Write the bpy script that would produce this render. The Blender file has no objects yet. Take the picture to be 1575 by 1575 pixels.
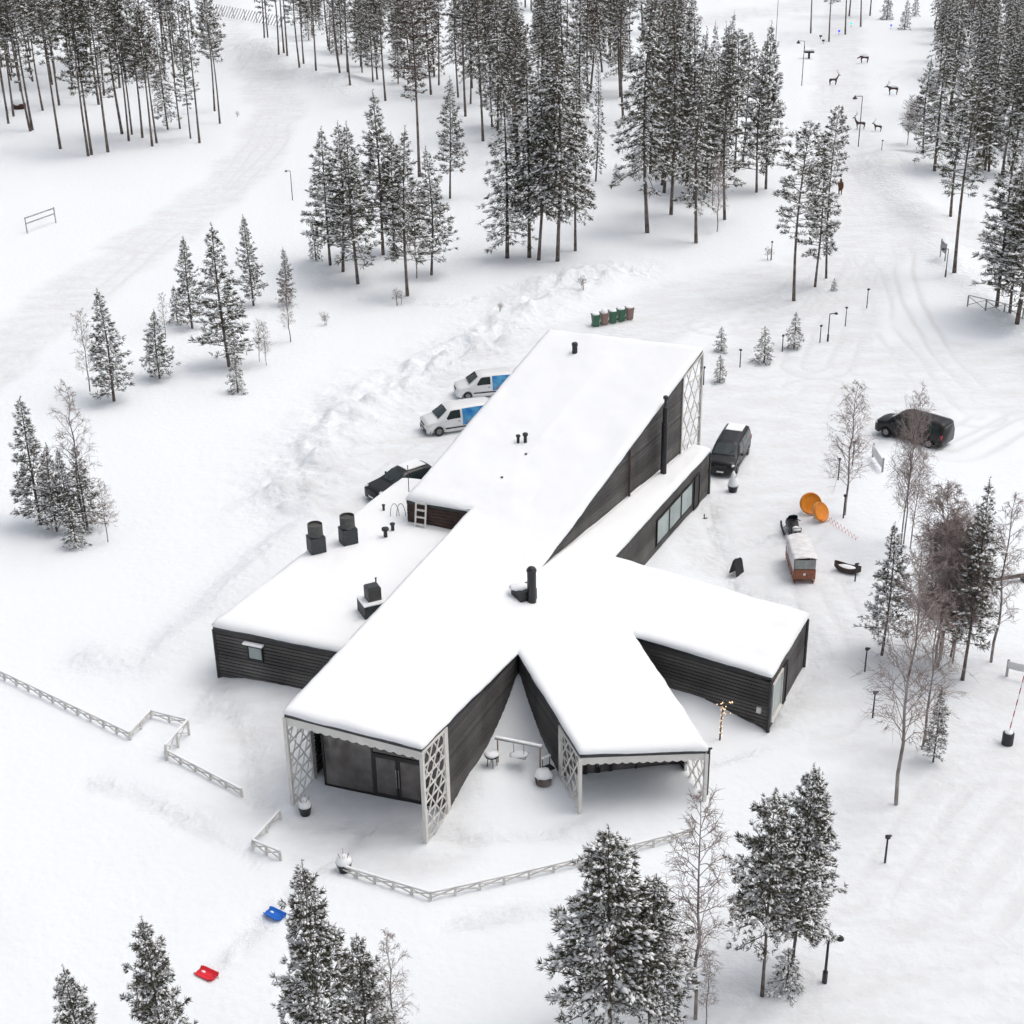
import bpy, bmesh, math, random
import numpy as np
from mathutils import Vector, Matrix
from math import sin, cos, pi, radians, sqrt, atan2

# ------------------------------------------------------------------ camera, sky, sun, exposure
SC = bpy.context.scene
COL = SC.collection
CAM_H, CAM_PITCH, CAM_ROLL, CAM_F = 42.0, radians(26.2), radians(-1.0), 2311.0 / 1575.0
FW = np.array([0, cos(CAM_PITCH), -sin(CAM_PITCH)])
_r0 = np.array([1.0, 0, 0]); _u0 = np.cross(_r0, FW)
RT = _r0 * cos(CAM_ROLL) + _u0 * sin(CAM_ROLL)
UP = -_r0 * sin(CAM_ROLL) + _u0 * cos(CAM_ROLL)
cd = bpy.data.cameras.new('camera')
cd.sensor_fit = 'HORIZONTAL'; cd.sensor_width = 36.0; cd.lens = 36.0 * CAM_F
cd.clip_start = 0.5; cd.clip_end = 5000
cam = bpy.data.objects.new('camera', cd); COL.objects.link(cam)
cam.matrix_world = Matrix(((RT[0], UP[0], -FW[0], 0), (RT[1], UP[1], -FW[1], 0), (RT[2], UP[2], -FW[2], CAM_H), (0, 0, 0, 1)))
SC.camera = cam

SUN_EL, SUN_AZ = radians(66), radians(80)          # azimuth clockwise from +Y: light comes from the right, a little from behind the building
w = bpy.data.worlds.new('World'); SC.world = w; w.use_nodes = True
nt = w.node_tree; nt.nodes.clear()
sky = nt.nodes.new('ShaderNodeTexSky'); sky.sky_type = 'NISHITA'; sky.sun_disc = False
sky.sun_elevation = SUN_EL; sky.sun_rotation = SUN_AZ; sky.air_density = 1.0; sky.dust_density = 6.0; sky.ozone_density = 0.5
hs = nt.nodes.new('ShaderNodeHueSaturation'); hs.inputs['Saturation'].default_value = 0.46
bg = nt.nodes.new('ShaderNodeBackground'); bg.inputs['Strength'].default_value = 0.15
wo = nt.nodes.new('ShaderNodeOutputWorld')
nt.links.new(sky.outputs[0], hs.inputs['Color']); nt.links.new(hs.outputs[0], bg.inputs['Color']); nt.links.new(bg.outputs[0], wo.inputs['Surface'])
sl = bpy.data.lights.new('sun', 'SUN'); sl.energy = 0.5; sl.angle = radians(110); sl.color = (1.0, 0.98, 0.95)
sun = bpy.data.objects.new('sun', sl); COL.objects.link(sun)
_sd = Vector((sin(SUN_AZ) * cos(SUN_EL), cos(SUN_AZ) * cos(SUN_EL), sin(SUN_EL)))
sun.rotation_euler = (-_sd).to_track_quat('-Z', 'Y').to_euler(); sun.location = (60, 60, 90)
SC.view_settings.view_transform = 'Standard'; SC.view_settings.look = 'None'; SC.view_settings.gamma = 1.0
SC.view_settings.use_curve_mapping = False; SC.view_settings.exposure = -0.05
SC.cycles.use_adaptive_sampling = True; SC.cycles.adaptive_threshold = 0.06; SC.cycles.adaptive_min_samples = 16; SC.cycles.max_bounces = 5; SC.cycles.diffuse_bounces = 4; SC.cycles.transparent_max_bounces = 4

# ------------------------------------------------------------------ pixel <-> ground helpers (photo pixels, 1575 wide)
def ray(px, py):
    f = CAM_F * 1575
    return FW + RT * (px - 787.5) / f - UP * (py - 787.5) / f
def at(px, py, z=0.0):
    d = ray(px, py); t = (z - CAM_H) / d[2]
    return Vector((d[0] * t, d[1] * t, z))
def pix(p):
    v = np.array([p[0], p[1], p[2] - CAM_H]); q = v @ FW; f = CAM_F * 1575
    return (787.5 + f * (v @ RT) / q, 787.5 - f * (v @ UP) / q)
def noise2(x, y, scale, seed=0):
    x = np.asarray(x, float) / scale; y = np.asarray(y, float) / scale
    xi = np.floor(x).astype(np.int64); yi = np.floor(y).astype(np.int64)
    fx = x - xi; fy = y - yi; fx = fx * fx * (3 - 2 * fx); fy = fy * fy * (3 - 2 * fy)
    def h(a, b):
        n = (a * 374761393 + b * 668265263 + seed * 982451653) & 0x7fffffff
        n = ((n ^ (n >> 13)) * 1274126177) & 0x7fffffff
        n = n ^ (n >> 16)
        return (n & 0xffff) / 65535.0
    return (h(xi, yi) * (1 - fx) + h(xi + 1, yi) * fx) * (1 - fy) + (h(xi, yi + 1) * (1 - fx) + h(xi + 1, yi + 1) * fx) * fy
def fbm(x, y, scale, seed=0, octs=3):
    s = 0; a = 1; t = 0
    for k in range(octs):
        s = s + a * noise2(x, y, scale / 2 ** k, seed + k * 17); t += a; a *= .5
    return s / t
def polydist(x, y, pts):
    best = np.full(np.shape(x), 1e9)
    for (a, b) in zip(pts[:-1], pts[1:]):
        ax, ay = a[0], a[1]; dx, dy = b[0] - ax, b[1] - ay; L2 = dx * dx + dy * dy + 1e-9
        t = np.clip(((x - ax) * dx + (y - ay) * dy) / L2, 0, 1)
        best = np.minimum(best, np.hypot(x - ax - t * dx, y - ay - t * dy))
    return best
def sstep(a, b, v):
    t = np.clip((v - a) / (b - a), 0, 1); return t * t * (3 - 2 * t)
IP = lambda *pts: [at(px, py) for px, py in pts]

# ------------------------------------------------------------------ mesh helpers
class MB:
    def __init__(s): s.v = []; s.f = []; s.m = []
    def add(s, vs, fs, m=0):
        o = len(s.v); s.v += [tuple(p) for p in vs]; s.f += [tuple(i + o for i in f) for f in fs]; s.m += [m] * len(fs); return s
    def box(s, c, d, rz=0, m=0, M=None):
        x, y, z = d[0] / 2, d[1] / 2, d[2] / 2; ca, sa = cos(rz), sin(rz); vs = []
        for k in range(8):
            a, b, e = (x if k & 1 else -x), (y if k & 2 else -y), (z if k & 4 else -z)
            p = (c[0] + a * ca - b * sa, c[1] + a * sa + b * ca, c[2] + e)
            vs.append(M @ Vector(p) if M else p)
        return s.add(vs, [(0, 2, 3, 1), (4, 5, 7, 6), (0, 1, 5, 4), (2, 6, 7, 3), (0, 4, 6, 2), (1, 3, 7, 5)], m)
    def bar(s, a, b, wd, h=None, m=0, up=(0, 0, 1)):
        a = Vector(a); b = Vector(b); h = h or wd; d = (b - a).normalized(); u = Vector(up)
        if abs(d.dot(u)) > .98: u = Vector((0, 1, 0))
        r = d.cross(u).normalized() * wd / 2; u = r.cross(d).normalized() * h / 2
        vs = [a - r - u, a + r - u, a + r + u, a - r + u, b - r - u, b + r - u, b + r + u, b - r + u]
        return s.add(vs, [(0, 1, 2, 3), (7, 6, 5, 4), (0, 4, 5, 1), (1, 5, 6, 2), (2, 6, 7, 3), (3, 7, 4, 0)], m)
    def tube(s, pts, rad, n=6, m=0, cap=True):
        pts = [Vector(p) for p in pts]
        if not hasattr(rad, '__len__'): rad = [rad] * len(pts)
        vs = []; fs = []
        for i, p in enumerate(pts):
            d = (pts[min(i + 1, len(pts) - 1)] - pts[max(i - 1, 0)]).normalized()
            u = Vector((0, 0, 1)) if abs(d.z) < .9 else Vector((1, 0, 0))
            r = d.cross(u).normalized(); u = r.cross(d)
            for k in range(n):
                a = 2 * pi * k / n; vs.append(p + (r * cos(a) + u * sin(a)) * rad[i])
        for i in range(len(pts) - 1):
            for k in range(n): fs.append((i * n + k, i * n + (k + 1) % n, (i + 1) * n + (k + 1) % n, (i + 1) * n + k))
        if cap: fs.append(tuple(range(n - 1, -1, -1))); fs.append(tuple(range((len(pts) - 1) * n, len(pts) * n)))
        return s.add(vs, fs, m)
    def lathe(s, prof, n=16, c=(0, 0, 0), m=0, M=None):
        vs = []; fs = []
        for r, z in prof:
            for k in range(n):
                a = 2 * pi * k / n; p = Vector((c[0] + r * cos(a), c[1] + r * sin(a), c[2] + z)); vs.append(M @ p if M else p)
        for i in range(len(prof) - 1):
            for k in range(n): fs.append((i * n + k, i * n + (k + 1) % n, (i + 1) * n + (k + 1) % n, (i + 1) * n + k))
        fs.append(tuple(range(n - 1, -1, -1))); fs.append(tuple(range((len(prof) - 1) * n, len(prof) * n)))
        return s.add(vs, fs, m)
    def blob(s, c, d, n=10, k=6, seed=0, m=0, flat=0.0, rz=0):
        rg = random.Random(seed); vs = []; fs = []; ca, sa = cos(rz), sin(rz)
        for i in range(k + 1):
            th = pi * i / k
            for j in range(n):
                a = 2 * pi * j / n; q = 1 + rg.uniform(-.1, .1)
                x, y, z = sin(th) * cos(a) * d[0] * q, sin(th) * sin(a) * d[1] * q, max(cos(th) * d[2] * q, -flat * d[2] if flat else -9e9)
                vs.append((c[0] + x * ca - y * sa, c[1] + x * sa + y * ca, c[2] + z))
        for i in range(k):
            for j in range(n): fs.append((i * n + j, (i + 1) * n + j, (i + 1) * n + (j + 1) % n, i * n + (j + 1) % n))
        return s.add(vs, fs, m)
    def build(s, name, mat, parent=None, smooth=False, bevel=0.0):
        me = bpy.data.meshes.new(name); me.from_pydata(s.v, [], s.f)
        mats = mat if isinstance(mat, (list, tuple)) else [mat]
        for x in mats: me.materials.append(x)
        if len(mats) > 1: me.polygons.foreach_set('material_index', s.m)
        if smooth: me.polygons.foreach_set('use_smooth', [True] * len(me.polygons))
        me.update()
        o = bpy.data.objects.new(name, me); COL.objects.link(o)
        if parent: o.parent = parent
        if bevel:
            b = o.modifiers.new('bevel', 'BEVEL'); b.width = bevel; b.segments = 2; b.limit_method = 'ANGLE'
        return o
def raw_mesh(name, V, F, mats, mi=None, smooth=False):
    V = np.asarray(V, np.float32); F = np.asarray(F, np.int32); me = bpy.data.meshes.new(name); k = F.shape[1]
    me.vertices.add(len(V)); me.vertices.foreach_set('co', V.ravel())
    me.loops.add(F.size); me.loops.foreach_set('vertex_index', F.ravel())
    me.polygons.add(len(F)); me.polygons.foreach_set('loop_start', np.arange(0, F.size, k, dtype=np.int32))
    for x in mats: me.materials.append(x)
    if mi is not None: me.polygons.foreach_set('material_index', np.asarray(mi, np.int32))
    if smooth: me.polygons.foreach_set('use_smooth', np.ones(len(F), bool))
    me.update(calc_edges=True); me.validate(); return me
def tag(o, label=None, cat=None, group=None, kind=None):
    if label: o['label'] = label
    if cat: o['category'] = cat
    if group: o['group'] = group
    if kind: o['kind'] = kind
    return o
def empty(name, loc, rz=0.0, label=None, cat=None, group=None):
    o = bpy.data.objects.new(name, None); COL.objects.link(o); o.location = loc; o.rotation_euler = (0, 0, rz)
    o.empty_display_size = .3
    return tag(o, label, cat, group)
def copy_tree(o, parent=None):
    c = o.copy(); COL.objects.link(c); c.parent = parent
    for ch in o.children: copy_tree(ch, c)
    return c

# ------------------------------------------------------------------ materials
def mat(name, col, rough=.6, metal=0.0, var=0.0, vscale=3.0, bump=0.0, bscale=20.0, spec=.5, col2=None, island=False, coat=0.0):
    m = bpy.data.materials.new(name); m.use_nodes = True; n = m.node_tree.nodes; l = m.node_tree.links
    b = n['Principled BSDF']; b.inputs['Roughness'].default_value = rough; b.inputs['Metallic'].default_value = metal
    b.inputs['Specular IOR Level'].default_value = spec; b.inputs['Coat Weight'].default_value = coat
    c = (*col, 1); b.inputs['Base Color'].default_value = c
    tc = n.new('ShaderNodeTexCoord')
    if var or col2:
        mx = n.new('ShaderNodeMix'); mx.data_type = 'RGBA'
        mx.inputs['A'].default_value = c
        mx.inputs['B'].default_value = (*(col2 or [max(0, v * (1 - var)) for v in col]), 1)
        if island:
            g = n.new('ShaderNodeNewGeometry'); l.new(g.outputs['Random Per Island'], mx.inputs['Factor'])
        else:
            nz = n.new('ShaderNodeTexNoise'); nz.inputs['Scale'].default_value = vscale; nz.inputs['Detail'].default_value = 5
            rp = n.new('ShaderNodeValToRGB'); rp.color_ramp.elements[0].position = .35; rp.color_ramp.elements[1].position = .65
            l.new(tc.outputs['Object'], nz.inputs['Vector']); l.new(nz.outputs['Fac'], rp.inputs['Fac']); l.new(rp.outputs['Color'], mx.inputs['Factor'])
        l.new(mx.outputs['Result'], b.inputs['Base Color'])
    if bump:
        nz = n.new('ShaderNodeTexNoise'); nz.inputs['Scale'].default_value = bscale; nz.inputs['Detail'].default_value = 4
        bp = n.new('ShaderNodeBump'); bp.inputs['Strength'].default_value = bump; bp.inputs['Distance'].default_value = .05
        l.new(tc.outputs['Object'], nz.inputs['Vector']); l.new(nz.outputs['Fac'], bp.inputs['Height']); l.new(bp.outputs[0], b.inputs['Normal'])
    return m
M = {}
M['snow'] = mat('fresh_snow', (.872, .890, .902), .75, bump=.05, bscale=3.5, spec=.2)
M['tree_snow'] = mat('branch_snow', (.93, .932, .935), .8, spec=.2)
M['cladding'] = mat('charcoal_boards', (.060, .057, .055), .75, col2=(.118, .112, .107), island=True, bump=.3, bscale=30)
def weather(m, lo, hi, scale):
    n = m.node_tree.nodes; l = m.node_tree.links; b = n['Principled BSDF']; src = b.inputs['Base Color'].links[0].from_socket
    g = n.new('ShaderNodeNewGeometry'); mp = n.new('ShaderNodeMapping'); mp.inputs['Scale'].default_value = (1, 1, .35); nz = n.new('ShaderNodeTexNoise'); nz.inputs['Scale'].default_value = scale; nz.inputs['Detail'].default_value = 6
    l.new(g.outputs['Position'], mp.inputs['Vector']); l.new(mp.outputs[0], nz.inputs['Vector'])
    r = n.new('ShaderNodeMapRange'); r.inputs['From Min'].default_value = .35; r.inputs['From Max'].default_value = .68; r.inputs['To Min'].default_value = lo; r.inputs['To Max'].default_value = hi; l.new(nz.outputs['Fac'], r.inputs['Value'])
    mx = n.new('ShaderNodeMix'); mx.data_type = 'RGBA'; mx.blend_type = 'MULTIPLY'; mx.inputs['Factor'].default_value = 1; l.new(src, mx.inputs['A']); l.new(r.outputs[0], mx.inputs['B']); l.new(mx.outputs['Result'], b.inputs['Base Color'])
weather(M['cladding'], .62, 1.25, .55)
M['brown_clad'] = mat('brown_boards', (.075, .045, .035), .75, var=.4, vscale=2.0)
M['fascia'] = mat('dark_roof_edge', (.035, .038, .042), .5, var=.3)
M['white_wood'] = mat('white_painted_wood', (.72, .70, .66), .6, var=.10, vscale=2.0)
M['grey_wood'] = mat('weathered_grey_wood', (.42, .41, .40), .8, var=.35, vscale=2.0)
M['glass'] = mat('dark_glass', (.15, .132, .124), .10, spec=1.0, var=.6, vscale=.9)  # noise patches in the base colour are painted in for uneven reflections
M['pale_glass'] = mat('pale_glass', (.36, .43, .42), .12, spec=.6, var=.2, vscale=.8)
M['frame'] = mat('dark_frame', (.014, .013, .013), .5)
M['black'] = mat('black_metal', (.016, .017, .019), .45, var=.3)
M['vent'] = mat('vent_grey', (.10, .10, .095), .7, var=.35, vscale=4)
M['vent_dark'] = mat('vent_box_grey', (.045, .05, .054), .6, var=.3, vscale=4)
M['bark'] = mat('pine_bark', (.090, .062, .048), .9, col2=(.20, .175, .16), vscale=2.2, bump=.5, bscale=12)
M['birch_bark'] = mat('birch_bark', (.38, .35, .33), .85, col2=(.14, .10, .09), vscale=1.8)
M['twig'] = mat('birch_twigs', (.20, .145, .13), .9, col2=(.40, .35, .33), island=True)
M['needle'] = mat('pine_needles', (.030, .031, .018), .85, col2=(.145, .134, .096), island=True, spec=.2)
M['needle_brown'] = mat('brownish_needles', (.060, .040, .026), .85, col2=(.15, .115, .085), island=True, spec=.2)

# ------------------------------------------------------------------ terrain: one continuous snow sheet, split into ground / road / yard faces
ROADS = [  # (half width m, points) packed-snow ways
    (3.3, IP((-120, 640), (0, 545), (120, 452), (250, 352), (350, 285), (405, 225), (425, 165), (400, 110), (345, 40), (330, -10))),
    (4.5, IP((1030, 45), (1120, 25), (1230, 10), (1330, -25))),
    (3.5, IP((1310, -20), (1290, 60), (1290, 160), (1310, 260))),
    (4.0, IP((1310, 240), (1350, 320), (1450, 352), (1575, 385), (1700, 410))),
]
YARDS = [
    (5.5, IP((1310, 260), (1325, 330), (1290, 430), (1230, 520), (1180, 610), (1170, 720))),
    (6.5, IP((1800, 640), (1575, 590), (1440, 570), (1300, 600), (1200, 660))),
    (4.5, IP((1190, 430), (1080, 455), (960, 505), (840, 530), (740, 600), (660, 690), (570, 760))),
    (4.2, IP((1170, 720), (1150, 820), (1230, 880), (1290, 980), (1270, 1090))),
    (3.0, IP((530, 1265), (600, 1275))),
    (1.6, IP((335, 1050), (390, 1120), (400, 1230))),
    (8.0, IP((1660, 1150), (1500, 1350), (1330, 1600), (1200, 1800))),
]
LOT_BANK = IP((455, 770), (505, 680), (590, 610), (690, 555), (790, 498), (870, 440), (960, 420))
ROAD_BANK = IP((1345, 262), (1405, 318), (1470, 405), (1530, 470), (1600, 545), (1700, 640))
EDGE_BANK = IP((405, 80), (440, 100), (500, 118), (548, 142))
E_BANK = IP((150, 1010), (235, 1020), (330, 935), (420, 850), (500, 785))
APEX2 = at(797, 1003, 4.0); APEXV = Vector((APEX2.x, APEX2.y))
HEAPS = [(at(388, 88), 9.0, 3.0), (at(1392, 258), 6.5, 1.5), (at(1350, 240), 4, .6), (at(535, 128), 5, 1.0), (at(120, 560), 9, .5),
         (at(1075, 1078), 2.6, .75), (at(390, 1052), 2.4, .4), (at(455, 1075), 2.2, .3), (at(1150, 1025), 2, .2), (at(745, 1215), 1.3, .35),
         (at(1395, 860), 5, .4), (at(900, 440), 6, .7)]
TRAILS = [IP((400, 1240), (385, 1130), (335, 1060), (300, 1100)), IP((540, 1270), (450, 1275), (420, 1240)), IP((560, 1280), (520, 1320), (470, 1350), (425, 1400), (330, 1490)), IP((600, 1270), (740, 1290), (900, 1280)), IP((1060, 870), (1120, 840), (1200, 820)), IP((1090, 780), (1130, 900), (1210, 930), (1260, 1020)),
          IP((1175, 1130), (1250, 1040)), IP((700, 1420), (820, 1400), (980, 1400)), IP((150, 1200), (300, 1260), (400, 1330)), IP((1100, 1180), (1180, 1150)), IP((560, 460), (700, 470), (860, 420))]
def trailmask(x, y):
    m = np.zeros(np.shape(x)); w_ = (noise2(x, y, 3, 8) - .5) * .8
    for q_ in TRAILS: m = np.maximum(m, np.exp(-((polydist(x, y, q_) + w_) / .5) ** 2))
    return m
def gz(x, y):
    x = np.asarray(x, float); y = np.asarray(y, float)
    z = (fbm(x, y, 22, 3) - .5) * .40 + (fbm(x, y, 5.5, 9) - .5) * .07
    near = sstep(150, 60, y)
    pk = packed(x, y)
    z = z * (1 - .6 * pk) - .12 * pk
    lump = .55 * fbm(x, y, 1.9, 21, 4) + .45 * np.abs(2 * fbm(x, y, 2.6, 23, 4) - 1) * 1.6
    d = polydist(x, y, LOT_BANK); z = z + np.exp(-(d / 2.3) ** 2) * (.14 + 1.6 * np.clip(lump - .25, 0, 1)) 
    z = z + np.exp(-(d / 5.5) ** 2) * (lump - .45) * .45
    d = polydist(x, y, ROAD_BANK); z = z + np.exp(-(d / 2.2) ** 2) * (.55 + .7 * (lump - .4))
    d = polydist(x, y, EDGE_BANK); z = z + np.exp(-(d / 3.0) ** 2) * (.9 + .8 * (lump - .4))
    d = polydist(x, y, E_BANK); z = z + np.exp(-(d / 1.1) ** 2) * (.38 + .3 * (lump - .5))
    for (p, r, h) in HEAPS:
        q = ((x - p.x) ** 2 + (y - p.y) ** 2) / (r * r); z = z + h * np.exp(-q * 1.6) * (.85 + .4 * (lump - .5))
    dv = np.hypot(x - APEXV.x, y - APEXV.y)                                      # drift blown into the inner corner
    z = z + 2.9 * np.exp(-dv / 3.0)
    z = z + pk * near * .04 * (fbm(x, y, .9, 31, 3) - .5) - .065 * ruts(x, y) * sstep(220, 120, y)
    z = z - .22 * trailmask(x, y) * (.35 + 1.1 * noise2(x, y, .55, 66))
    z = z + near * .035 * (fbm(x, y, 1.1, 77, 3) - .5)
    return z
TRACKS = [IP((1295, 640), (1240, 640), (1170, 690)), IP((1460, 690), (1560, 640), (1700, 590)), IP((1215, 815), (1195, 770), (1200, 700), (1260, 600)), IP((1300, 430), (1180, 470), (1060, 490), (940, 515)),
          IP((1240, 900), (1280, 1000), (1250, 1090)), IP((1640, 1180), (1450, 1400), (1300, 1620)), IP((1700, 1250), (1560, 1430), (1430, 1620)), IP((1590, 1130), (1400, 1370), (1240, 1600)), IP((1700, 1180), (1500, 1420), (1360, 1640)), IP((1760, 1300), (1620, 1480), (1520, 1640)), IP((720, 610), (800, 560), (900, 510)), IP((1350, 330), (1250, 560)), IP((1330, 300), (1390, 500), (1500, 640)), IP((1130, 752), (1170, 742), (1220, 712)), IP((1150, 735), (1200, 720), (1235, 690)), IP((690, 690), (650, 720), (600, 770)), IP((1100, 500), (1220, 470), (1290, 400))]
def ruts(x, y):
    m = np.zeros(np.shape(x)); w_ = (noise2(x, y, 7, 63) - .5) * 1.2
    for pts in [p for _, p in ROADS] + TRACKS:
        d = polydist(x, y, pts) + w_
        for o_ in (.8, 2.4): m = np.maximum(m, np.exp(-((d - o_) / .22) ** 2))
    return m * sstep(.25, .6, fbm(x, y, 6, 90))
def packed(x, y):
    m = np.zeros(np.shape(x)); wob = (noise2(x, y, 4, 41) - .5) * 2.2
    for hw, pts in ROADS + YARDS:
        m = np.maximum(m, sstep(hw + 1.4, hw - .8, polydist(x, y, pts) + wob))
    return m
def roadmask(x, y):
    a = np.zeros(np.shape(x)); b = np.zeros(np.shape(x))
    for hw, pts in ROADS: a = np.maximum(a, (polydist(x, y, pts) < hw) * 1.0)
    for hw, pts in YARDS: b = np.maximum(b, (polydist(x, y, pts) < hw) * 1.0)
    return a, b
def ga(px, py, dz=0.0):
    z = 0.0
    for _ in range(5):
        p = at(px, py, z); z = float(gz(p.x, p.y))
    return Vector((p.x, p.y, z + dz))
def gzf(x, y): return float(gz(x, y))
def axis(a0, a1, step, lo, hi, grow):
    v = list(np.arange(a0, a1, step)); s = step; q = v[-1]
    while q < hi: s *= grow; q += s; v.append(q)
    s = step; q = v[0]; pre = []
    while q > lo: s *= grow; q -= s; pre.append(q)
    return np.array(pre[::-1] + v)
gx = axis(-34, 38, .27, -900, 900, 1.05); gy = axis(38, 112, .27, -60, 1800, 1.03)
X, Y = np.meshgrid(gx, gy); Z = gz(X, Y); NX, NY = len(gx), len(gy)
PK = packed(X, Y); RA, YA = roadmask(X, Y)
snow_ground = bpy.data.materials.new('ground_snow'); snow_ground.use_nodes = True
n = snow_ground.node_tree.nodes; l = snow_ground.node_tree.links; b = n['Principled BSDF']; b.inputs['Roughness'].default_value = .8; b.inputs['Specular IOR Level'].default_value = .2
at_ = n.new('ShaderNodeAttribute'); at_.attribute_name = 'packed'
geo = n.new('ShaderNodeNewGeometry')
mp = n.new('ShaderNodeMapping'); mp.inputs['Rotation'].default_value = (0, 0, -.95); mp.inputs['Scale'].default_value = (.45, 1.1, 1)
l.new(geo.outputs['Position'], mp.inputs['Vector'])
nz = n.new('ShaderNodeTexNoise'); nz.inputs['Scale'].default_value = .55; nz.inputs['Detail'].default_value = 8; nz.inputs['Roughness'].default_value = .65
l.new(mp.outputs[0], nz.inputs['Vector'])
rp = n.new('ShaderNodeValToRGB'); rp.color_ramp.elements[0].position = .40; rp.color_ramp.elements[1].position = .72
l.new(nz.outputs['Fac'], rp.inputs['Fac'])
mu = n.new('ShaderNodeMath'); mu.operation = 'MULTIPLY'; l.new(rp.outputs['Color'], mu.inputs[0]); l.new(at_.outputs['Fac'], mu.inputs[1])
m1 = n.new('ShaderNodeMix'); m1.data_type = 'RGBA'; m1.inputs['A'].default_value = (.822, .856, .880, 1); m1.inputs['B'].default_value = (.785, .814, .835, 1)
l.new(at_.outputs['Fac'], m1.inputs['Factor'])
m2 = n.new('ShaderNodeMix'); m2.data_type = 'RGBA'; m2.inputs['B'].default_value = (.70, .708, .718, 1)
at2 = n.new('ShaderNodeAttribute'); at2.attribute_name = 'rut'
mxm = n.new('ShaderNodeMath'); mxm.operation = 'MAXIMUM'; l.new(mu.outputs[0], mxm.inputs[0]); mr_ = n.new('ShaderNodeMath'); mr_.operation = 'MULTIPLY'; mr_.inputs[1].default_value = .9; l.new(at2.outputs['Fac'], mr_.inputs[0]); l.new(mr_.outputs[0], mxm.inputs[1])
l.new(m1.outputs['Result'], m2.inputs['A']); l.new(mxm.outputs[0], m2.inputs['Factor'])
nb = n.new('ShaderNodeTexNoise'); nb.inputs['Scale'].default_value = 2.6; nb.inputs['Detail'].default_value = 8; l.new(geo.outputs['Position'], nb.inputs['Vector'])
bp = n.new('ShaderNodeBump'); bp.inputs['Strength'].default_value = .85; bp.inputs['Distance'].default_value = .26
n2 = n.new('ShaderNodeTexNoise'); n2.inputs['Scale'].default_value = 1.5; n2.inputs['Detail'].default_value = 9; n2.inputs['Roughness'].default_value = .68; l.new(geo.outputs['Position'], n2.inputs['Vector'])
vo = n.new('ShaderNodeTexVoronoi'); vo.inputs['Scale'].default_value = 1.7; l.new(geo.outputs['Position'], vo.inputs['Vector'])
ad = n.new('ShaderNodeMath'); ad.operation = 'MULTIPLY_ADD'; ad.inputs[1].default_value = .45; l.new(vo.outputs['Distance'], ad.inputs[0]); l.new(n2.outputs['Fac'], ad.inputs[2])
at3 = n.new('ShaderNodeAttribute'); at3.attribute_name = 'rough'
mm_ = n.new('ShaderNodeMath'); mm_.operation = 'MULTIPLY'; l.new(ad.outputs[0], mm_.inputs[0]); l.new(at3.outputs['Fac'], mm_.inputs[1])
hh = n.new('ShaderNodeMath'); hh.operation = 'MULTIPLY_ADD'; hh.inputs[1].default_value = .15; l.new(nb.outputs['Fac'], hh.inputs[0]); l.new(mm_.outputs[0], hh.inputs[2])
l.new(hh.outputs[0], bp.inputs['Height']); l.new(bp.outputs[0], b.inputs['Normal']); l.new(m2.outputs['Result'], b.inputs['Base Color'])
ii = np.arange(NX * NY).reshape(NY, NX)
F = np.stack([ii[:-1, :-1], ii[:-1, 1:], ii[1:, 1:], ii[1:, :-1]], -1).reshape(-1, 4)
cls = np.zeros((NY - 1, NX - 1), int); cls[YA[:-1, :-1] > 0] = 2; cls[RA[:-1, :-1] > 0] = 1; cls = cls.ravel()
VV = np.stack([X, Y, Z], -1).reshape(-1, 3); PKf = PK.ravel(); RUT = ruts(X, Y).ravel()
RGH = np.maximum(np.exp(-(polydist(X, Y, LOT_BANK) / 4.2) ** 2), PK * .30)
for q_, w_ in ((ROAD_BANK, 2.5), (EDGE_BANK, 4), (E_BANK, 1.8)): RGH = np.maximum(RGH, .75 * np.exp(-(polydist(X, Y, q_) / w_) ** 2))
RGH = np.maximum(RGH, .95 * trailmask(X, Y))
for p_, r_, h_ in HEAPS[:4]: RGH = np.maximum(RGH, .6 * np.exp(-((X - p_.x) ** 2 + (Y - p_.y) ** 2) / (r_ * r_)))
RGH = np.maximum(RGH, .06 + .4 * np.clip(fbm(X, Y, 14, 55) - .52, 0, 1)).ravel()
for k, nm in ((0, 'ground'), (1, 'road'), (2, 'yard')):
    f = F[cls == k]; u, inv = np.unique(f, return_inverse=True)
    me = raw_mesh(nm, VV[u], inv.reshape(-1, 4), [snow_ground], smooth=True)
    a = me.attributes.new('packed', 'FLOAT', 'POINT'); a.data.foreach_set('value', PKf[u].astype(np.float32))
    a = me.attributes.new('rut', 'FLOAT', 'POINT'); a.data.foreach_set('value', RUT[u].astype(np.float32))
    a = me.attributes.new('rough', 'FLOAT', 'POINT'); a.data.foreach_set('value', RGH[u].astype(np.float32))
    o = bpy.data.objects.new(nm, me); COL.objects.link(o)
    tag(o, {'ground': 'deep untouched white snow covering the ground', 'road': 'packed snow road with faint wheel tracks', 'yard': 'driven packed snow yard around the dark building'}[nm], kind='structure')

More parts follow.
